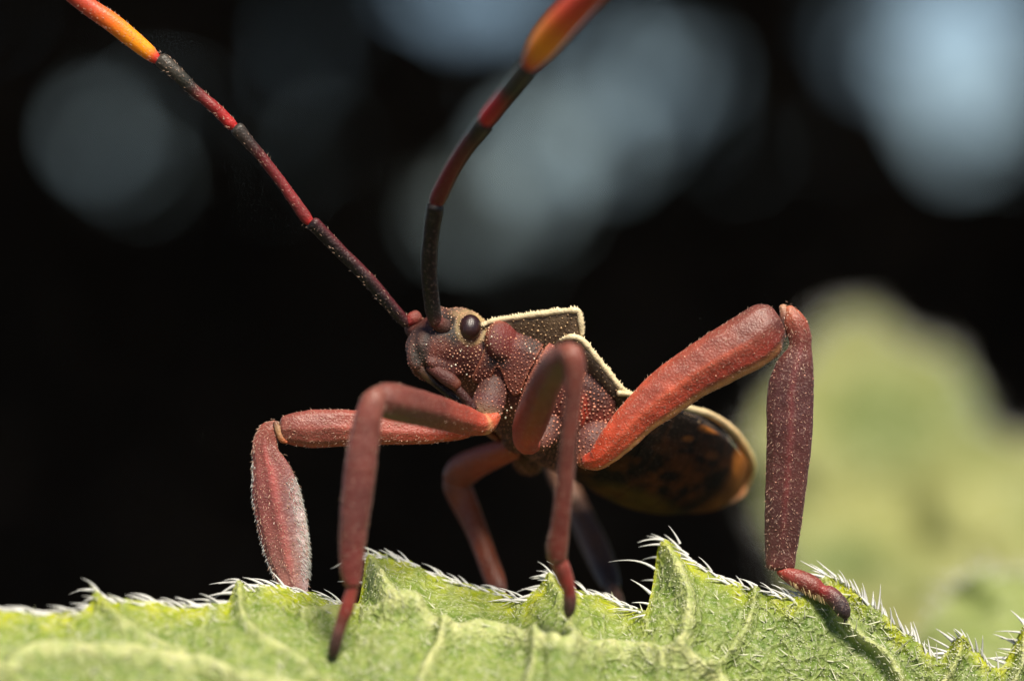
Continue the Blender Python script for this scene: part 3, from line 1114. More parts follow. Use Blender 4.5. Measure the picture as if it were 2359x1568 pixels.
# near middle leg, its knee raised towards the lens
lg = holder('leg')
sp = Acc()
mk('coxa', [(1262, 960, .06, 34, (84, 50, 50)), (1252, 995, .03, 36, (96, 62, 62)), (1236, 1018, -.01, 28, (110, 66, 62))], M_BODY, lg, .7, n=16, m=20)
mk('femur', [(1226, 1022, -.01, 26, (196, 74, 50)), (1214, 1014, -.06, 29, (192, 74, 54)), (1218, 988, -.12, 36, (180, 62, 46)), (1236, 940, -.24, 38, (150, 44, 32)), (1258, 885, -.38, 35, (128, 46, 38)), (1284, 838, -.49, 33, (122, 66, 62)), (1304, 815, -.55, 28, (130, 74, 68))], M_LEG, lg, .2, 260, .015, spk=sp, n=60, m=26, flat=.9, lump=.0015, keels=KEEL)
mk('tibia', [(1302, 818, -.56, 24, (134, 76, 68)), (1314, 815, -.585, 28, (140, 78, 70)), (1322, 840, -.585, 27, (134, 72, 66)), (1322, 880, -.575, 23, (124, 66, 62)), (1316, 950, -.55, 20.5, (120, 64, 60)), (1308, 1030, -.52, 20, (120, 64, 60)), (1300, 1120, -.48, 21, (122, 62, 58)), (1290, 1210, -.44, 22, (126, 60, 56)), (1283, 1262, -.41, 25, (128, 58, 54)), (1283, 1286, -.40, 22, (130, 58, 54))], M_LEG, lg, .3, 200, .015, spk=sp, n=70, m=22, flat=.85, ref=(1, 0, 0))
mk('tarsus', [(1278, 1286, -.40, 14, (170, 76, 56)), (1290, 1300, -.39, 20, (150, 68, 62)), (1303, 1335, -.37, 19, (150, 56, 54)), (1311, 1358, -.36, 15, (140, 56, 54)), (1313, 1378, -.35, 16, (104, 62, 66)), (1311, 1405, -.335, 14, (70, 46, 50)), (1309, 1416, -.33, 9, (60, 36, 36))], M_LEG, lg, .1, n=40, m=20, ref=(1, 0, 0))
claws(lg, W(1308, 1414, -.33), (-.05, -.2, -1), (.9, .2, 0), .006, .025)
seta_obj(sp, lg)

# near front leg
lg = holder('leg')
sp = Acc()
mk('coxa', [(1150, 862, .08, 26, (72, 44, 44)), (1138, 884, .045, 32, (84, 50, 50)), (1130, 912, .02, 37, (98, 62, 60)), (1122, 938, 0, 38, (120, 84, 78)), (1118, 952, 0, 34, (208, 178, 146))], M_BODY, lg, .6, n=30, m=26, caps=(.4, .06))
mk('trochanter', [(1120, 956, .0, 24, (178, 100, 84)), (1128, 964, -.02, 23, (204, 96, 72)), (1140, 966, -.03, 15, (200, 88, 62))], M_LEG, lg, .2, n=14, m=20)
mk('femur', [(1146, 958, -.03, 10, (208, 96, 70)), (1130, 970, -.04, 20, (212, 104, 76)), (1118, 975, -.05, 24, (226, 160, 124)), (1110, 976, -.06, 25, (206, 100, 80)), (1100, 975, -.07, 27, (194, 84, 70)), (1080, 970, -.09, 31, (180, 78, 66)), (1040, 958, -.16, 34, (158, 74, 66)), (985, 943, -.26, 38, (126, 64, 60)), (930, 930, -.36, 41, (114, 60, 57)), (890, 922, -.42, 40, (120, 66, 62)), (866, 922, -.45, 32, (128, 74, 70))], M_LEG, lg, .3, 400, .015, spk=sp, n=70, m=28, flat=.8, keels=KEEL, lump=.0015)
mk('tibia', [(878, 908, -.46, 20, (140, 84, 78)), (864, 920, -.475, 28, (136, 78, 72)), (852, 948, -.48, 31, (132, 72, 68)), (841, 1000, -.48, 34, (124, 66, 63)), (832, 1060, -.48, 37, (120, 64, 62)), (825, 1120, -.475, 37, (114, 60, 60)), (816, 1200, -.47, 34, (110, 58, 58)), (810, 1280, -.46, 29, (124, 58, 58)), (810, 1325, -.455, 25, (126, 56, 56)), (812, 1344, -.455, 20, (130, 56, 56))], M_LEG, lg, .3, 300, .014, spk=sp, n=80, m=24, flat=.7, ref=(1, 0, 0), lump=.0015)
mk('tarsus', [(814, 1344, -.455, 12, (140, 62, 60)), (810, 1362, -.45, 14, (150, 66, 62)), (797, 1405, -.44, 16, (144, 60, 58)), (786, 1436, -.43, 14, (130, 74, 74)), (778, 1462, -.425, 14, (96, 62, 64)), (770, 1494, -.415, 13.5, (62, 40, 44)), (767, 1508, -.41, 11, (50, 34, 36))], M_LEG, lg, .1, n=40, m=20, ref=(1, 0, 0))
claws(lg, W(768, 1504, -.41), (-.1, -.1, -1), (.9, .2, 0), .006, .025)
seta_obj(sp, lg)

SPECKS = True
# far front leg with the broad leaf-like shin
lg = holder('leg')
sp = Acc()
mk('coxa', [(1090, 960, .14, 26, (60, 36, 36)), (1075, 985, .10, 26, (120, 60, 54))], M_BODY, lg, .4, n=12, m=18)
mk('femur', [(1078, 992, .09, 14, (200, 84, 62)), (1040, 998, .075, 16, (200, 84, 64)), (980, 997, .06, 23, (186, 82, 70)), (900, 993, .045, 29, (166, 80, 72)), (810, 984, .03, 39, (152, 78, 72)), (730, 986, .02, 42, (142, 76, 72)), (680, 987, .012, 37, (138, 74, 70)), (652, 988, .01, 29, (134, 74, 68))], M_LEG, lg, .55, 700, .016, spk=sp, n=80, m=52, flat=.55, caps=(.5, .25), keels=KEEL, colfn=ridge_col((184, 104, 92), .5, (196, 88, 60), .6), lump=.0018)
mk('knee', [(634, 972, .0, 5, (120, 74, 60)), (640, 988, -.0, 8, (170, 132, 104)), (650, 1012, .0, 8, (176, 106, 70)), (660, 1018, .0, 4, (176, 90, 60))], M_PALE, lg, .1, n=12, m=12)
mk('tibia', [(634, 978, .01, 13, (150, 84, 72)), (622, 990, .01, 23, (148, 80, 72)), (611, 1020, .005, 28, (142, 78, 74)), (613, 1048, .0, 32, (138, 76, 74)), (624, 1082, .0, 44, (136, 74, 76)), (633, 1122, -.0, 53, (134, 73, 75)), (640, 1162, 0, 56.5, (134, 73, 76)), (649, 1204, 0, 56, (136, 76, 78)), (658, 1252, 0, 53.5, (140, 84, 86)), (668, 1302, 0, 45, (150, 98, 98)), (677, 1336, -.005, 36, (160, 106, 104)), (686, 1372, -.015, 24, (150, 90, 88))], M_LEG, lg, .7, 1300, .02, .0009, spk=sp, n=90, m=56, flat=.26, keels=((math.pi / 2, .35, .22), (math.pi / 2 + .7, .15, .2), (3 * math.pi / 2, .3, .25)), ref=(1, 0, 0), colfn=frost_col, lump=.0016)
mk('tarsus', [(686, 1372, -.0, 14, (130, 60, 58)), (690, 1394, .005, 16, (110, 56, 56)), (692, 1418, .01, 12, (70, 44, 46))], M_LEG, lg, .1, n=16, m=16, ref=(1, 0, 0))
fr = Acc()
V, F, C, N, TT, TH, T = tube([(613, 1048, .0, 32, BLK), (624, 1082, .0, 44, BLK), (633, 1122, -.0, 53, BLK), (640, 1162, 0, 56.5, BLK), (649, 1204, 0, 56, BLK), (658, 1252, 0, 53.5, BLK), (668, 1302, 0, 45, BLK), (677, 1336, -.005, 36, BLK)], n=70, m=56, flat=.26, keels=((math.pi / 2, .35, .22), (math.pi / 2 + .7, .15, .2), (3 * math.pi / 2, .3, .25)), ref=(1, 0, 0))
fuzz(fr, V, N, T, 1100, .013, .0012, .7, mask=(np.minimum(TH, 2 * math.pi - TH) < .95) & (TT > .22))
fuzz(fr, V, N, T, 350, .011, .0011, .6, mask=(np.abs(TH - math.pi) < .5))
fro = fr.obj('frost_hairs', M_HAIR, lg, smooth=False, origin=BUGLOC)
fro['kind'] = 'stuff'
seta_obj(sp, lg)

SPECKS = False
# far middle leg
lg = holder('leg')
mk('coxa', [(1205, 985, .22, 36, (52, 30, 28)), (1186, 1020, .26, 34, (86, 44, 32))], M_BODY, lg, .3, n=12, m=18)
mk('femur', [(1182, 1032, .27, 27, (160, 70, 40)), (1150, 1044, .32, 30, (176, 78, 48)), (1104, 1062, .40, 34, (170, 78, 52)), (1066, 1084, .47, 38, (158, 80, 56)), (1050, 1104, .50, 34, (152, 80, 58))], M_LEG, lg, .2, n=40, m=22)
mk('tibia', [(1050, 1096, .50, 26, (152, 80, 58)), (1052, 1116, .505, 32, (150, 78, 56)), (1072, 1162, .50, 30, (150, 74, 48)), (1096, 1216, .46, 26, (146, 72, 44)), (1118, 1274, .41, 25, (142, 70, 42)), (1140, 1334, .36, 25, (130, 64, 42)), (1150, 1360, .33, 20, (96, 50, 42))], M_LEG, lg, .2, n=50, m=22, ref=(1, 0, 0))
mk('tarsus', [(1150, 1358, .32, 14, (96, 50, 42)), (1158, 1384, .26, 16, (90, 46, 42)), (1166, 1408, .19, 13, (70, 40, 40)), (1170, 1422, .14, 9, (50, 34, 34))], M_LEG, lg, .1, n=20, m=16, ref=(1, 0, 0))

# far hind leg
lg = holder('leg')
mk('coxa', [(1236, 1030, .34, 36, (46, 30, 26)), (1212, 1066, .40, 38, (110, 66, 36))], M_BODY, lg, .2, n=14, m=18)
mk('femur', [(1208, 1074, .42, 24, (132, 76, 40)), (1214, 1062, .52, 34, (96, 52, 40)), (1228, 1030, .70, 40, (92, 50, 44)), (1248, 990, .90, 38, (86, 50, 46)), (1256, 978, 1.0, 28, (84, 50, 46))], M_LEG, lg, .2, n=40, m=20)
mk('tibia', [(1252, 984, 1.0, 18, (112, 72, 58)), (1262, 1020, .99, 22, (112, 74, 60)), (1284, 1082, .95, 25, (112, 76, 60)), (1316, 1146, .88, 28, (112, 76, 60)), (1346, 1206, .80, 29, (114, 78, 62)), (1372, 1260, .72, 31, (116, 78, 62)), (1396, 1318, .62, 28, (84, 60, 56)), (1408, 1350, .55, 22, (76, 56, 54))], M_LEG, lg, .2, n=60, m=20, ref=(1, 0, 0))
mk('tarsus', [(1410, 1352, .53, 15, (74, 54, 52)), (1420, 1380, .42, 17, (70, 50, 48)), (1428, 1410, .30, 14, (60, 44, 44)), (1432, 1428, .2, 9, (50, 36, 36))], M_LEG, lg, .1, n=20, m=16, ref=(1, 0, 0))

# ------------------------------------------------------------------ the hairy leaf under the bug
EDGE = [(-900, 1640), (-760, 1560), (-640, 1500), (-600, 1462), (-560, 1476), (-450, 1455), (-420, 1420), (-390, 1436), (-280, 1440), (-230, 1425), (-200, 1392), (-170, 1408), (-60, 1402), (0, 1405), (60, 1402), (130, 1406), (185, 1412),
        (203, 1388), (222, 1360), (250, 1374), (300, 1381), (380, 1389), (450, 1396), (520, 1386), (538, 1352), (556, 1342), (600, 1347), (650, 1347), (720, 1358), (790, 1378), (826, 1374), (838, 1310), (850, 1264), (872, 1255), (920, 1277), (980, 1307),
        (1040, 1327), (1100, 1342), (1160, 1362), (1212, 1372), (1243, 1336), (1264, 1312), (1288, 1332), (1330, 1352), (1400, 1372), (1460, 1400), (1490, 1404), (1503, 1340), (1514, 1264), (1530, 1240), (1560, 1250), (1600, 1287), (1660, 1327), (1720, 1347),
        (1780, 1367), (1822, 1372), (1852, 1368), (1880, 1340), (1902, 1320), (1925, 1327), (1960, 1352), (2000, 1387), (2050, 1427), (2100, 1462), (2140, 1502), (2166, 1512), (2192, 1480), (2216, 1460), (2250, 1492), (2286, 1532), (2308, 1536),
        (2332, 1482), (2359, 1440), (2390, 1448), (2470, 1520), (2540, 1570), (2560, 1530), (2590, 1520), (2680, 1600), (2760, 1680), (2850, 1790), (2960, 1960)]
EX = np.array([e[0] for e in EDGE], float)
EY = np.array([e[1] for e in EDGE], float)
EDX = np.array([-900, -300, 0, 225, 550, 700, 850, 1000, 1150, 1265, 1400, 1530, 1700, 1850, 1910, 2050, 2220, 2359, 2960], float)
EDZ = np.array([-.6, -.5, -.38, -.32, -.16, -.05, .10, .14, .12, .06, .10, .08, .04, -.0, .07, .02, .03, .08, .3])
SLX = np.array([-900, 0, 500, 800, 1300, 1500, 1800, 2000, 2400, 2960], float)
SLV = np.array([1.4, 1.8, 2.1, 2.4, 2.7, 1.6, .55, .45, .5, .6])
VEINS = [([(-200, 1640), (0, 1560), (40, 1526), (120, 1502), (300, 1508), (430, 1528), (560, 1570), (760, 1600)], 20, 1.0),
         ([(852, 1300), (900, 1370), (960, 1402), (1030, 1448), (1150, 1456), (1330, 1492), (1450, 1500), (1560, 1508), (1640, 1550), (1700, 1620)], 19, 1.0),
         ([(1024, 1456), (988, 1530), (960, 1600), (900, 1700)], 14, .8), ([(1530, 1262), (1572, 1340), (1588, 1400), (1578, 1470), (1562, 1508)], 17, .9),
         ([(700, 1420), (800, 1405), (900, 1396), (965, 1402)], 12, .7), ([(1900, 1345), (1935, 1420), (1985, 1470), (2040, 1510), (2080, 1580), (2100, 1680)], 13, .9),
         ([(2215, 1470), (2200, 1530), (2160, 1600), (2120, 1700)], 12, .8), ([(222, 1372), (260, 1420), (330, 1460), (420, 1500)], 11, .6), ([(550, 1352), (560, 1420), (620, 1480), (700, 1520), (760, 1600)], 11, .6),
         ([(1265, 1330), (1300, 1400), (1330, 1488)], 11, .6), ([(1230, 1470), (1225, 1540), (1200, 1640)], 10, .6), ([(1740, 1360), (1730, 1420), (1700, 1480), (1640, 1545)], 10, .6), ([(-200, 1400), (-150, 1480), (0, 1556)], 12, .6),
         ([(2359, 1450), (2350, 1540), (2300, 1640)], 12, .7)]


def seg_dist(P, line):
    d = np.full(len(P), 1e9)
    L = smooth_line(line)
    for i in range(len(L) - 1):
        a, b = L[i], L[i + 1]
        t = np.clip(((P - a) @ (b - a)) / np.dot(b - a, b - a), 0, 1)
        d = np.minimum(d, np.linalg.norm(P - (a + t[:, None] * (b - a)), axis=1))
    return d


def smooth_line(line):
    L = np.array(line, float)
    return catmull(np.c_[L, L[:, :1] * 0], 8 * len(L))[:, :2]


def edge_py(x):
    return np.interp(x, EX, EY) + 2.0 * vnoise(np.stack([x / 9.0, x * 0, x * 0 + 3], -1)) + 2.5 * vnoise(np.stack([x / 22.0, x * 0, x * 0 + 9], -1))


ESM = np.interp(np.arange(-900, 2961, 4.0), EX, EY)
kern = np.hanning(61)
kern /= kern.sum()
ESM = np.convolve(np.pad(ESM, 30, mode='edge'), kern, 'valid')


def leaf_dy(x, t):
    """t: pixels below the smoothed margin (teeth reach above it)"""
    e = np.interp(x, EDX, EDZ)
    s = np.interp(x, SLX, SLV)
    q = np.where(t > 0, 260 * (1 - np.exp(-np.maximum(t, 0) / 260)), t * .25)
    return e - s * q / K


def leaf_point(x, py, lift=0.0):
    t = py - np.interp(x, np.arange(-900, 2961, 4.0), ESM)
    dy = leaf_dy(x, t)
    P2 = np.stack([x, py], -1)
    h = np.zeros(len(x))
    vein = np.zeros(len(x))
    for line, wd, am_ in VEINS:
        d = seg_dist(P2, line)
        h += am_ * .042 * np.exp(-(d / wd) ** 2) - am_ * .02 * np.exp(-((d - 2.4 * wd) / (1.4 * wd)) ** 2)
        vein = np.maximum(vein, am_ * np.exp(-(d / (wd * .8)) ** 2))
    base = np.stack([x / 60., py / 45., x * 0], -1)
    h += .010 * vnoise(base * .6) + .004 * vnoise(base * 2.3 + 5) + .0035 * vnoise(base * 5.1 + 9)
    k = (D + dy) / D / K
    P = np.stack([(x - 1179.5) * k, dy, H0 + (784 - py) * k], -1)
    s = np.interp(x, SLX, SLV)
    nn = nrm(np.stack([np.zeros_like(s), -np.ones_like(s), s * .9], -1))
    return P + nn * (h + lift)[:, None], nn, vein, t


xs = np.arange(-900, 2961, 4.0)
tt = np.concatenate([np.arange(0, 60, 3.0), np.arange(60, 260, 5.0), np.arange(260, 900, 40.0)])
ey = edge_py(xs)
X = np.repeat(xs[:, None], len(tt), 1)
Y = ey[:, None] + tt[None]
P, nn, vein, t = leaf_point(X.ravel(), Y.ravel())
ne = (Y - ey[:, None]).ravel()
c = np.repeat(lin((158, 174, 84))[None], len(P), 0)
nz = (.5 + .5 * vnoise(np.stack([X.ravel() / 90, Y.ravel() / 60, X.ravel() * 0], -1)))[:, None]
c = c * (1 - nz * .6) + lin((116, 142, 64)) * nz * .6
gx = sstep(1500, 2000, X.ravel())[:, None]
c = c * (1 - .35 * gx) + lin((104, 140, 62)) * .35 * gx
w = np.clip(vein * 1.25, 0, 1)[:, None] * .95
c = c * (1 - w) + lin((226, 226, 160)) * w
w = (np.exp(-(ne / 36) ** 2) * 1.6)[:, None] * (.6 + .5 * vnoise(np.stack([X.ravel() / 26, Y.ravel() * 0, X.ravel() * 0], -1)))[:, None]
w = np.clip(w, 0, 1)
c = c * (1 - w) + lin((198, 202, 10)) * w
nc, nr_ = len(xs), len(tt)
F = []
for i in range(nc - 1):
    a = i * nr_
    F += [[a + j, a + nr_ + j, a + nr_ + j + 1, a + j + 1] for j in range(nr_ - 1)]
off = len(P)
back = P - nn * .022 + np.array([0, .006, 0]) + np.array([0, 0, -.004])
F = [f[::-1] for f in F]
FB = [[i + off for i in f[::-1]] for f in F]
rim = []
for i in range(nc - 1):
    a = i * nr_
    rim.append([a + nr_, a, a + off, a + nr_ + off])
    e = a + nr_ - 1
    rim.append([e, e + nr_, e + nr_ + off, e + off])
LEAFLOC = W(1250, 2400, -2.0)
LEAFLOC = np.array([LEAFLOC[0], LEAFLOC[1], 0.0])
plant = empty('hairy_plant', LEAFLOC)
tag(plant, 'sharp green toothed leaf covered in white hairs, carrying the red-legged bug', 'leaf')
blade = mesh_obj('blade', np.concatenate([P, back]), F + FB + rim, M_LEAF, plant, np.concatenate([c, c]), True, LEAFLOC)

# margin hairs: each big one is a piece of its own
kx = xs
HM = Acc()
nh = 0
order = []
x = -880.0
while x < 2900:
    x += rng.uniform(4.0, 10)
    order.append(x)
order = np.array(order)
ep = edge_py(order) + rng.uniform(-1, 10, len(order))
hp, hn, _, _ = leaf_point(order, ep)
slope = (np.interp(order + 6, EX, EY) - np.interp(order - 6, EX, EY)) / 12.0
for i, x in enumerate(order):
    g = sstep(1650, 2100, x)
    ang = R(150) * (1 - g) + R(112) * g + rng.normal(0, .24)
    # hairs lean to the left along the margin and follow its slope
    ang -= math.atan(slope[i]) * .55 * (1 - .5 * g)
    if slope[i] < -1.2:
        ang = R(165) + rng.normal(0, .3)
    d = np.array([math.cos(ang), rng.normal(.05, .25), math.sin(ang)])
    Lh = rng.uniform(.032, .09) * (1.15 if rng.random() < .15 else 1.0)
    bend = np.array([-.30, 0, -.36]) * rng.uniform(.3, 1.3) * (1 - .7 * g)
    v, f = hair(hp[i] - hn[i] * .004, d, bend, Lh, rng.uniform(.0045, .0085), 5)
    if Lh > .062 and -100 < x < 2400 and nh < 240:
        nh += 1
        mesh_obj('leaf_hair', v, f, M_HAIR, blade, None, True, LEAFLOC)
    else:
        HM.add(v, f)
o = HM.obj('margin_hairs', M_HAIR, blade, origin=LEAFLOC)
o['kind'] = 'stuff'
# special long curved hairs seen on the teeth
for (x, y, dy, d, b, L) in [(1528, 1244, .07, (-1, 0, .25), (-.1, 0, -.35), .085), (1508, 1310, .07, (-.9, 0, .7), (-.3, 0, -.45), .15), (228, 1362, -.2, (-.9, 0, .5), (-.3, 0, -.6), .09), (552, 1345, -.1, (-1, 0, .25), (-.1, 0, -.25), .10),
                            (1566, 1252, .06, (-.4, 0, 1), (-.2, 0, 0), .07), (1900, 1322, .05, (-.9, 0, .5), (0, 0, 0), .10), (1925, 1328, .05, (-.8, 0, .7), (0, 0, 0), .09), (1300, 1330, .05, (-.3, -.2, 1), (-.5, 0, -.2), .08)]:
    v, f = hair(W(x, y, dy), d, b, L, .006, 8)
    mesh_obj('leaf_hair', v, f, M_HAIR, blade, None, True, LEAFLOC)
# short fuzz over the surface
FZ = Acc()
nf = 17000
fx = rng.uniform(-300, 2600, nf)
fe = edge_py(fx)
ft = rng.uniform(0, 1, nf) ** 1.2 * 300 + 3
fp, fn_, fv, _ = leaf_point(fx, fe + ft)
for i in range(nf):
    big = rng.random() < .03 + .05 * sstep(1650, 2050, fx[i])
    g = sstep(1650, 2050, fx[i])
    d = fn_[i] * rng.uniform(.5, 1.2) + np.array([-.35, 0, .25]) + rng.normal(0, .5, 3)
    v, f = hair(fp[i] - fn_[i] * .003, d, (-.15, 0, -.1), (rng.uniform(.03, .06) if big else rng.uniform(.004, .011)) * (.8 + .5 * g), rng.uniform(.0024, .0042), 1)
    FZ.add(v, f)
o = FZ.obj('fuzz', M_FUZZ, blade, origin=LEAFLOC)
o['kind'] = 'stuff'
# stalk down to the ground
bt, _, _, _ = leaf_point(np.array([1250.0]), np.array([2225.0]))
q = bt[0]
V, F, C, *_ = tube([(q[0], q[1] + .05, q[2] + .15, .06, (90, 120, 50)), (q[0] + .1, q[1] + .5, q[2] - .5, .09, (90, 120, 50)), (q[0] + .5, q[1] + 1.6, q[2] - 3, .12, (90, 120, 50)), (LEAFLOC[0] + .6, LEAFLOC[1] + 1, 30, .25, (90, 110, 50)), (LEAFLOC[0], LEAFLOC[1], -.3, .35, (90, 100, 50))], 60, 14, 1.0, world=True)
mesh_obj('stalk', V, F, M_STEM, plant, None, True, LEAFLOC)


# ------------------------------------------------------------------ the out-of-focus leaves behind
def soft_leaf(name, outline, dy0, tilt, label, col, dark, seed, stalk_px):
    poly = smooth_poly(outline, 3)
    step = 14.0
    x0, y0 = poly.min(0) - step
    x1, y1 = poly.max(0) + step
    gxs, gys = np.arange(x0, x1 + step, step), np.arange(y0, y1 + step, step)
    G = np.stack(np.meshgrid(gxs, gys), -1)
    sh = G.shape[:2]
    Pp = G.reshape(-1, 2)
    ins, dist, near = poly_dist(Pp, poly)
    ok = ins | (dist < step)
    Pp = np.where(ins[:, None], Pp, near)
    cx, cy = poly.mean(0)
    dy = dy0 - tilt * (Pp[:, 1] - cy) / K + .28 * vnoise(np.c_[Pp / 170.0, np.full(len(Pp), seed)]) + .12 * vnoise(np.c_[Pp / 70.0, np.full(len(Pp), seed + 5)])
    k = (D + dy) / D / K
    V = np.stack([(Pp[:, 0] - 1179.5) * k, dy, H0 + (784 - Pp[:, 1]) * k], -1)
    idx = -np.ones(len(Pp), int)
    idx[ok] = np.arange(ok.sum())
    i2 = idx.reshape(sh)
    F = []
    for i in range(sh[0] - 1):
        for j in range(sh[1] - 1):
            q = [i2[i, j], i2[i + 1, j], i2[i + 1, j + 1], i2[i, j + 1]]
            if min(q) >= 0:
                F.append(q)
    V = V[ok]
    Q = Pp[ok]
    c = np.repeat(lin(col)[None], len(V), 0)
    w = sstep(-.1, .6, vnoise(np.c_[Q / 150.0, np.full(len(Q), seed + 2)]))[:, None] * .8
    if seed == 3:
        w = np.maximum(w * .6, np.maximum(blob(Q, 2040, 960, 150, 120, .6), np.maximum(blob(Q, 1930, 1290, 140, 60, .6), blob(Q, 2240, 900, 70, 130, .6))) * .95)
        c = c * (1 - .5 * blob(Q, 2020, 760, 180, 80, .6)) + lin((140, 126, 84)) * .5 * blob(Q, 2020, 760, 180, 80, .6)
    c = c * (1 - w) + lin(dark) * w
    n0 = len(V)
    cnt = {}
    for q in F:
        for kk in range(4):
            cnt[(q[kk], q[(kk + 1) % 4])] = 1
    FF = F + [[i + n0 for i in q[::-1]] for q in F] + [[b, a, a + n0, b + n0] for (a, b) in cnt if (b, a) not in cnt]
    bx, by, bd = stalk_px
    foot = W(bx, by, bd)
    base = np.array([foot[0], foot[1] + 2, 0])
    root = empty(name, base)
    tag(root, label, 'leaf')
    bl = mesh_obj('blade', np.concatenate([V, V + np.array([0, .03, -.01])]), FF, M_BGLEAF, root, np.concatenate([c, c]), True, base)
    # midrib and downy margin
    rr = np.random.default_rng(seed)
    HA = Acc()
    for i in range(len(poly)):
        for _ in range(1):
            w = rr.random()
            p2 = poly[i] * w + poly[(i + 1) % len(poly)] * (1 - w)
            j = np.argmin(np.linalg.norm(Q - p2, axis=1))
            v, f = hair(V[j], (rr.normal(-.3, .5), rr.normal(0, .3), rr.normal(.5, .4)), (-.2, 0, -.2), rr.uniform(.06, .12), .006, 2)
            HA.add(v, f)
    o = HA.obj('margin_hairs', M_HAIR, bl, origin=base)
    o['kind'] = 'stuff'
    V, F, C, *_ = tube([(*(foot + np.array([0, .02, .3])), .1, (90, 120, 50)), (*(foot + np.array([0, .2, -.6])), .12, (90, 120, 50)), (base[0] + .3, base[1], H0 * .6, .2, (90, 120, 50)), (base[0], base[1], -.3, .3, (90, 110, 50))], 40, 12, 1.0, world=True)
    mesh_obj('stalk', V, F, M_STEM, root, None, True, base)
    return root


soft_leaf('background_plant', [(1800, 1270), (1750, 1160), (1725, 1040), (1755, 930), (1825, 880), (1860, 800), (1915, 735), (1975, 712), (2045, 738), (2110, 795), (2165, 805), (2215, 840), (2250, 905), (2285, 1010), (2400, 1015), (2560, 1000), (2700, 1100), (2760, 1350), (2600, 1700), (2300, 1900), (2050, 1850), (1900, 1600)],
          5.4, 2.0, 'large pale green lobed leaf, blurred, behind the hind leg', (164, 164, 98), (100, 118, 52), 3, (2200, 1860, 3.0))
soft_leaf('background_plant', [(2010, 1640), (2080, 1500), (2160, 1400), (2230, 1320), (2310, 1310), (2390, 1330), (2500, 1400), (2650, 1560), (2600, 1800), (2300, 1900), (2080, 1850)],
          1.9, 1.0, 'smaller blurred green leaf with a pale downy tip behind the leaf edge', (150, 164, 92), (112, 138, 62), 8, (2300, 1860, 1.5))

# ------------------------------------------------------------------ granules: tiny pale warts on head, thorax and hips, painted glints on the legs
def surface_samples(V, F, spacing, n):
    T = np.array([[f[0], f[k], f[k + 1]] for f in F if len(f) < 6 for k in range(1, len(f) - 1)])
    A, Bq, Cq = V[T[:, 0]], V[T[:, 1]], V[T[:, 2]]
    nr = np.cross(Bq - A, Cq - A)
    ar = np.linalg.norm(nr, axis=1)
    pick = rng.choice(len(T), n, p=ar / ar.sum())
    r1, r2 = np.sqrt(rng.random(n)), rng.random(n)
    P = A[pick] * (1 - r1)[:, None] + Bq[pick] * (r1 * (1 - r2))[:, None] + Cq[pick] * (r1 * r2)[:, None]
    seen, out = {}, []
    for i in range(n):
        key = tuple(np.floor(P[i] / spacing).astype(int))
        bad = False
        for dx in (-1, 0, 1):
            for dy in (-1, 0, 1):
                for dz in (-1, 0, 1):
                    for q in seen.get((key[0] + dx, key[1] + dy, key[2] + dz), ()):
                        if np.dot(q - P[i], q - P[i]) < spacing * spacing:
                            bad = True
        if not bad:
            seen.setdefault(key, []).append(P[i])
            out.append(i)
    return P[out], nrm(nr[pick[out]])


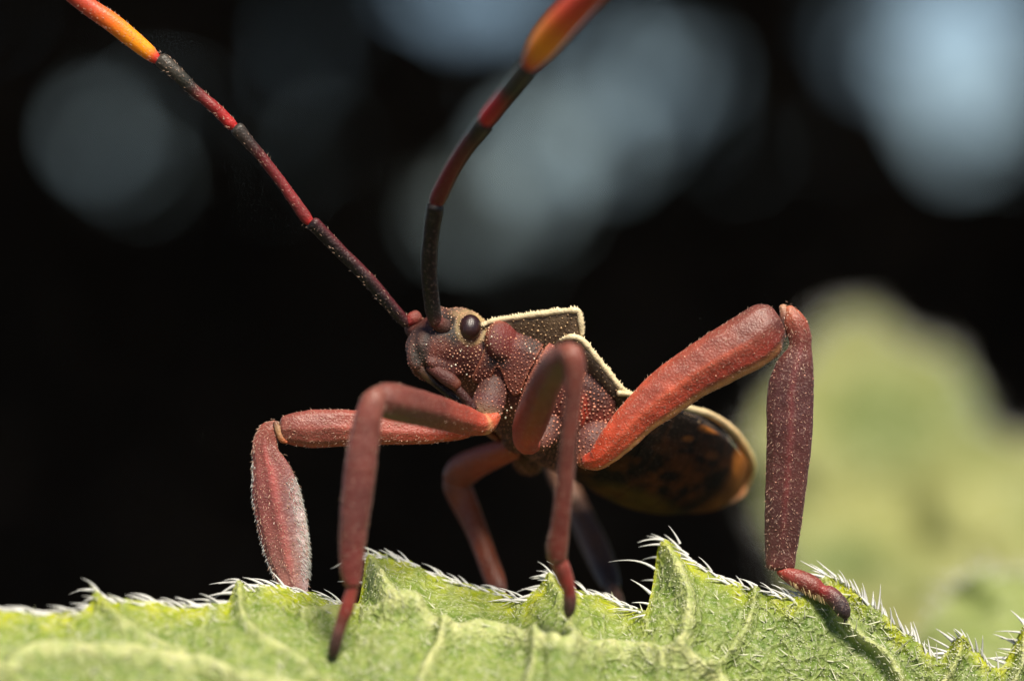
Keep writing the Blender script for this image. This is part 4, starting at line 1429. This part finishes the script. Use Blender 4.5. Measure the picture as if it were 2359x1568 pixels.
GR = Acc()
ICO = np.array([(math.cos(k * 1.0472) * r, math.sin(k * 1.0472) * r, h) for (r, h) in ((1, -.25), (.8, .55)) for k in range(6)] + [(0, 0, .9)])
ICF = [[k, (k + 1) % 6, 6 + (k + 1) % 6, 6 + k] for k in range(6)] + [[6 + k, 6 + (k + 1) % 6, 12] for k in range(6)]
for (nm, V, F) in SURF:
    sp_ = {'body': .0112, 'side_plate': .0112, 'pronotum': .0155, 'forewing': .018, 'coxa': .0145, 'femur': .028, 'tibia': .024}[nm]
    ext = np.linalg.norm(V.max(0) - V.min(0))
    P, NN = surface_samples(V, F, sp_, int(min(30000, max(1500, 6000 * ext * ext / (.25 if nm != 'body' else .45)))))
    L = loc(P)
    Q = leftpix(P)
    Nl = NN @ np.stack([fw, lf, up], 1)
    if nm == 'pronotum' or nm == 'forewing':
        NN[(NN @ up) > 0] *= -1
        keep = (Nl[:, 2] < 0.3) | (np.abs(L[:, 1]) > .05)
    else:
        ctr = B(-.3, 0, -.08)
        keep = np.ones(len(P), bool)
        if nm in ('coxa', 'femur', 'tibia'):
            NN[(NN @ np.array([0, -1, 0])) < 0] *= -1
            keep = (NN @ np.array([0, -1, 0])) > .12
        elif nm == 'side_plate':
            sgn = np.sign(L[:, 1])
            NN[(NN @ lf) * sgn < 0] *= -1
            keep = (NN @ lf) * sgn > .1
        if nm in ('body', 'side_plate'):
            keep &= L[:, 0] > -.56
            keep &= ~((((Q[:, 0] - 1177) / 38) ** 2 + ((Q[:, 1] - 752) / 24) ** 2) < 1)
            keep &= ~((((Q[:, 0] - 1086) / 25) ** 2 + ((Q[:, 1] - 752) / 30) ** 2) < 1)
            keep &= ~((((Q[:, 0] - 975) / 42) ** 2 + ((Q[:, 1] - 740) / 50) ** 2) < rng.random(len(P)) * 1.4)
    P, NN, Q, L = P[keep], NN[keep], Q[keep], L[keep]
    if len(P) == 0:
        continue
    eyed = np.exp(-(((Q[:, 0] - 1090) / 60) ** 2 + ((Q[:, 1] - 765) / 60) ** 2))
    face = np.exp(-(((Q[:, 0] - 960) / 45) ** 2 + ((Q[:, 1] - 800) / 60) ** 2))
    big = 1 + .5 * np.exp(-(((Q[:, 0] - 1340) / 110) ** 2 + ((Q[:, 1] - 930) / 80) ** 2))
    col = lin((196, 128, 102)) * (1 - eyed)[:, None] + lin((214, 182, 138)) * eyed[:, None]
    if nm in ('pronotum', 'forewing'):
        col = np.repeat(lin((196, 160, 116))[None], len(P), 0)
    col = col * rng.uniform(.35, 1.1, (len(P), 1))
    col = col * (1 - .5 * face[:, None]) + lin((120, 90, 86)) * (.5 * face[:, None])
    if nm in ('femur', 'tibia'):
        col = np.repeat(lin((206, 150, 126))[None], len(P), 0) * rng.uniform(.7, 1.2, (len(P), 1))  # pale leg dots imitate glints on the setae
    r = (.0019 if nm in ('femur', 'tibia') else .0032) * big * (1 - .35 * face) * np.exp(rng.normal(-.05, .2, len(P)))
    for i in range(len(P)):
        z = NN[i]
        x_ = nrm(np.cross(z, (.3, .5, .81)))
        y_ = np.cross(z, x_)
        v = P[i] + (ICO[:, :1] * x_ + ICO[:, 1:2] * y_ + ICO[:, 2:3] * z) * r[i]
        GR.add(v, ICF, np.hstack([np.repeat(col[i][None], 13, 0), np.zeros((13, 1))]))
o = GR.obj('granules', M_GRAN, bug, origin=BUGLOC)
o['kind'] = 'stuff'

# ------------------------------------------------------------------ specks of dust on the insect
dust = Acc()
for i in range(90):
    px, py = rng.uniform(945, 1400), rng.uniform(705, 990)
    d = Vector((W(px, py, 0) - CAMP)).normalized()
    hit, nrml, _, _ = bvh.ray_cast(Vector(CAMP), d)
    if hit is None:
        continue
    p = np.array(hit) + np.array(nrml) * (.014 if px > 1130 else .002)
    r = rng.uniform(.0018, .004)
    V, F = ellip((0, 0, 0), (r, r * .8, r), n=4, m=6)
    dust.add(V - OB + p, F)
o = dust.obj('dust_specks', M_DUST, bug, origin=BUGLOC)
o['kind'] = 'stuff'
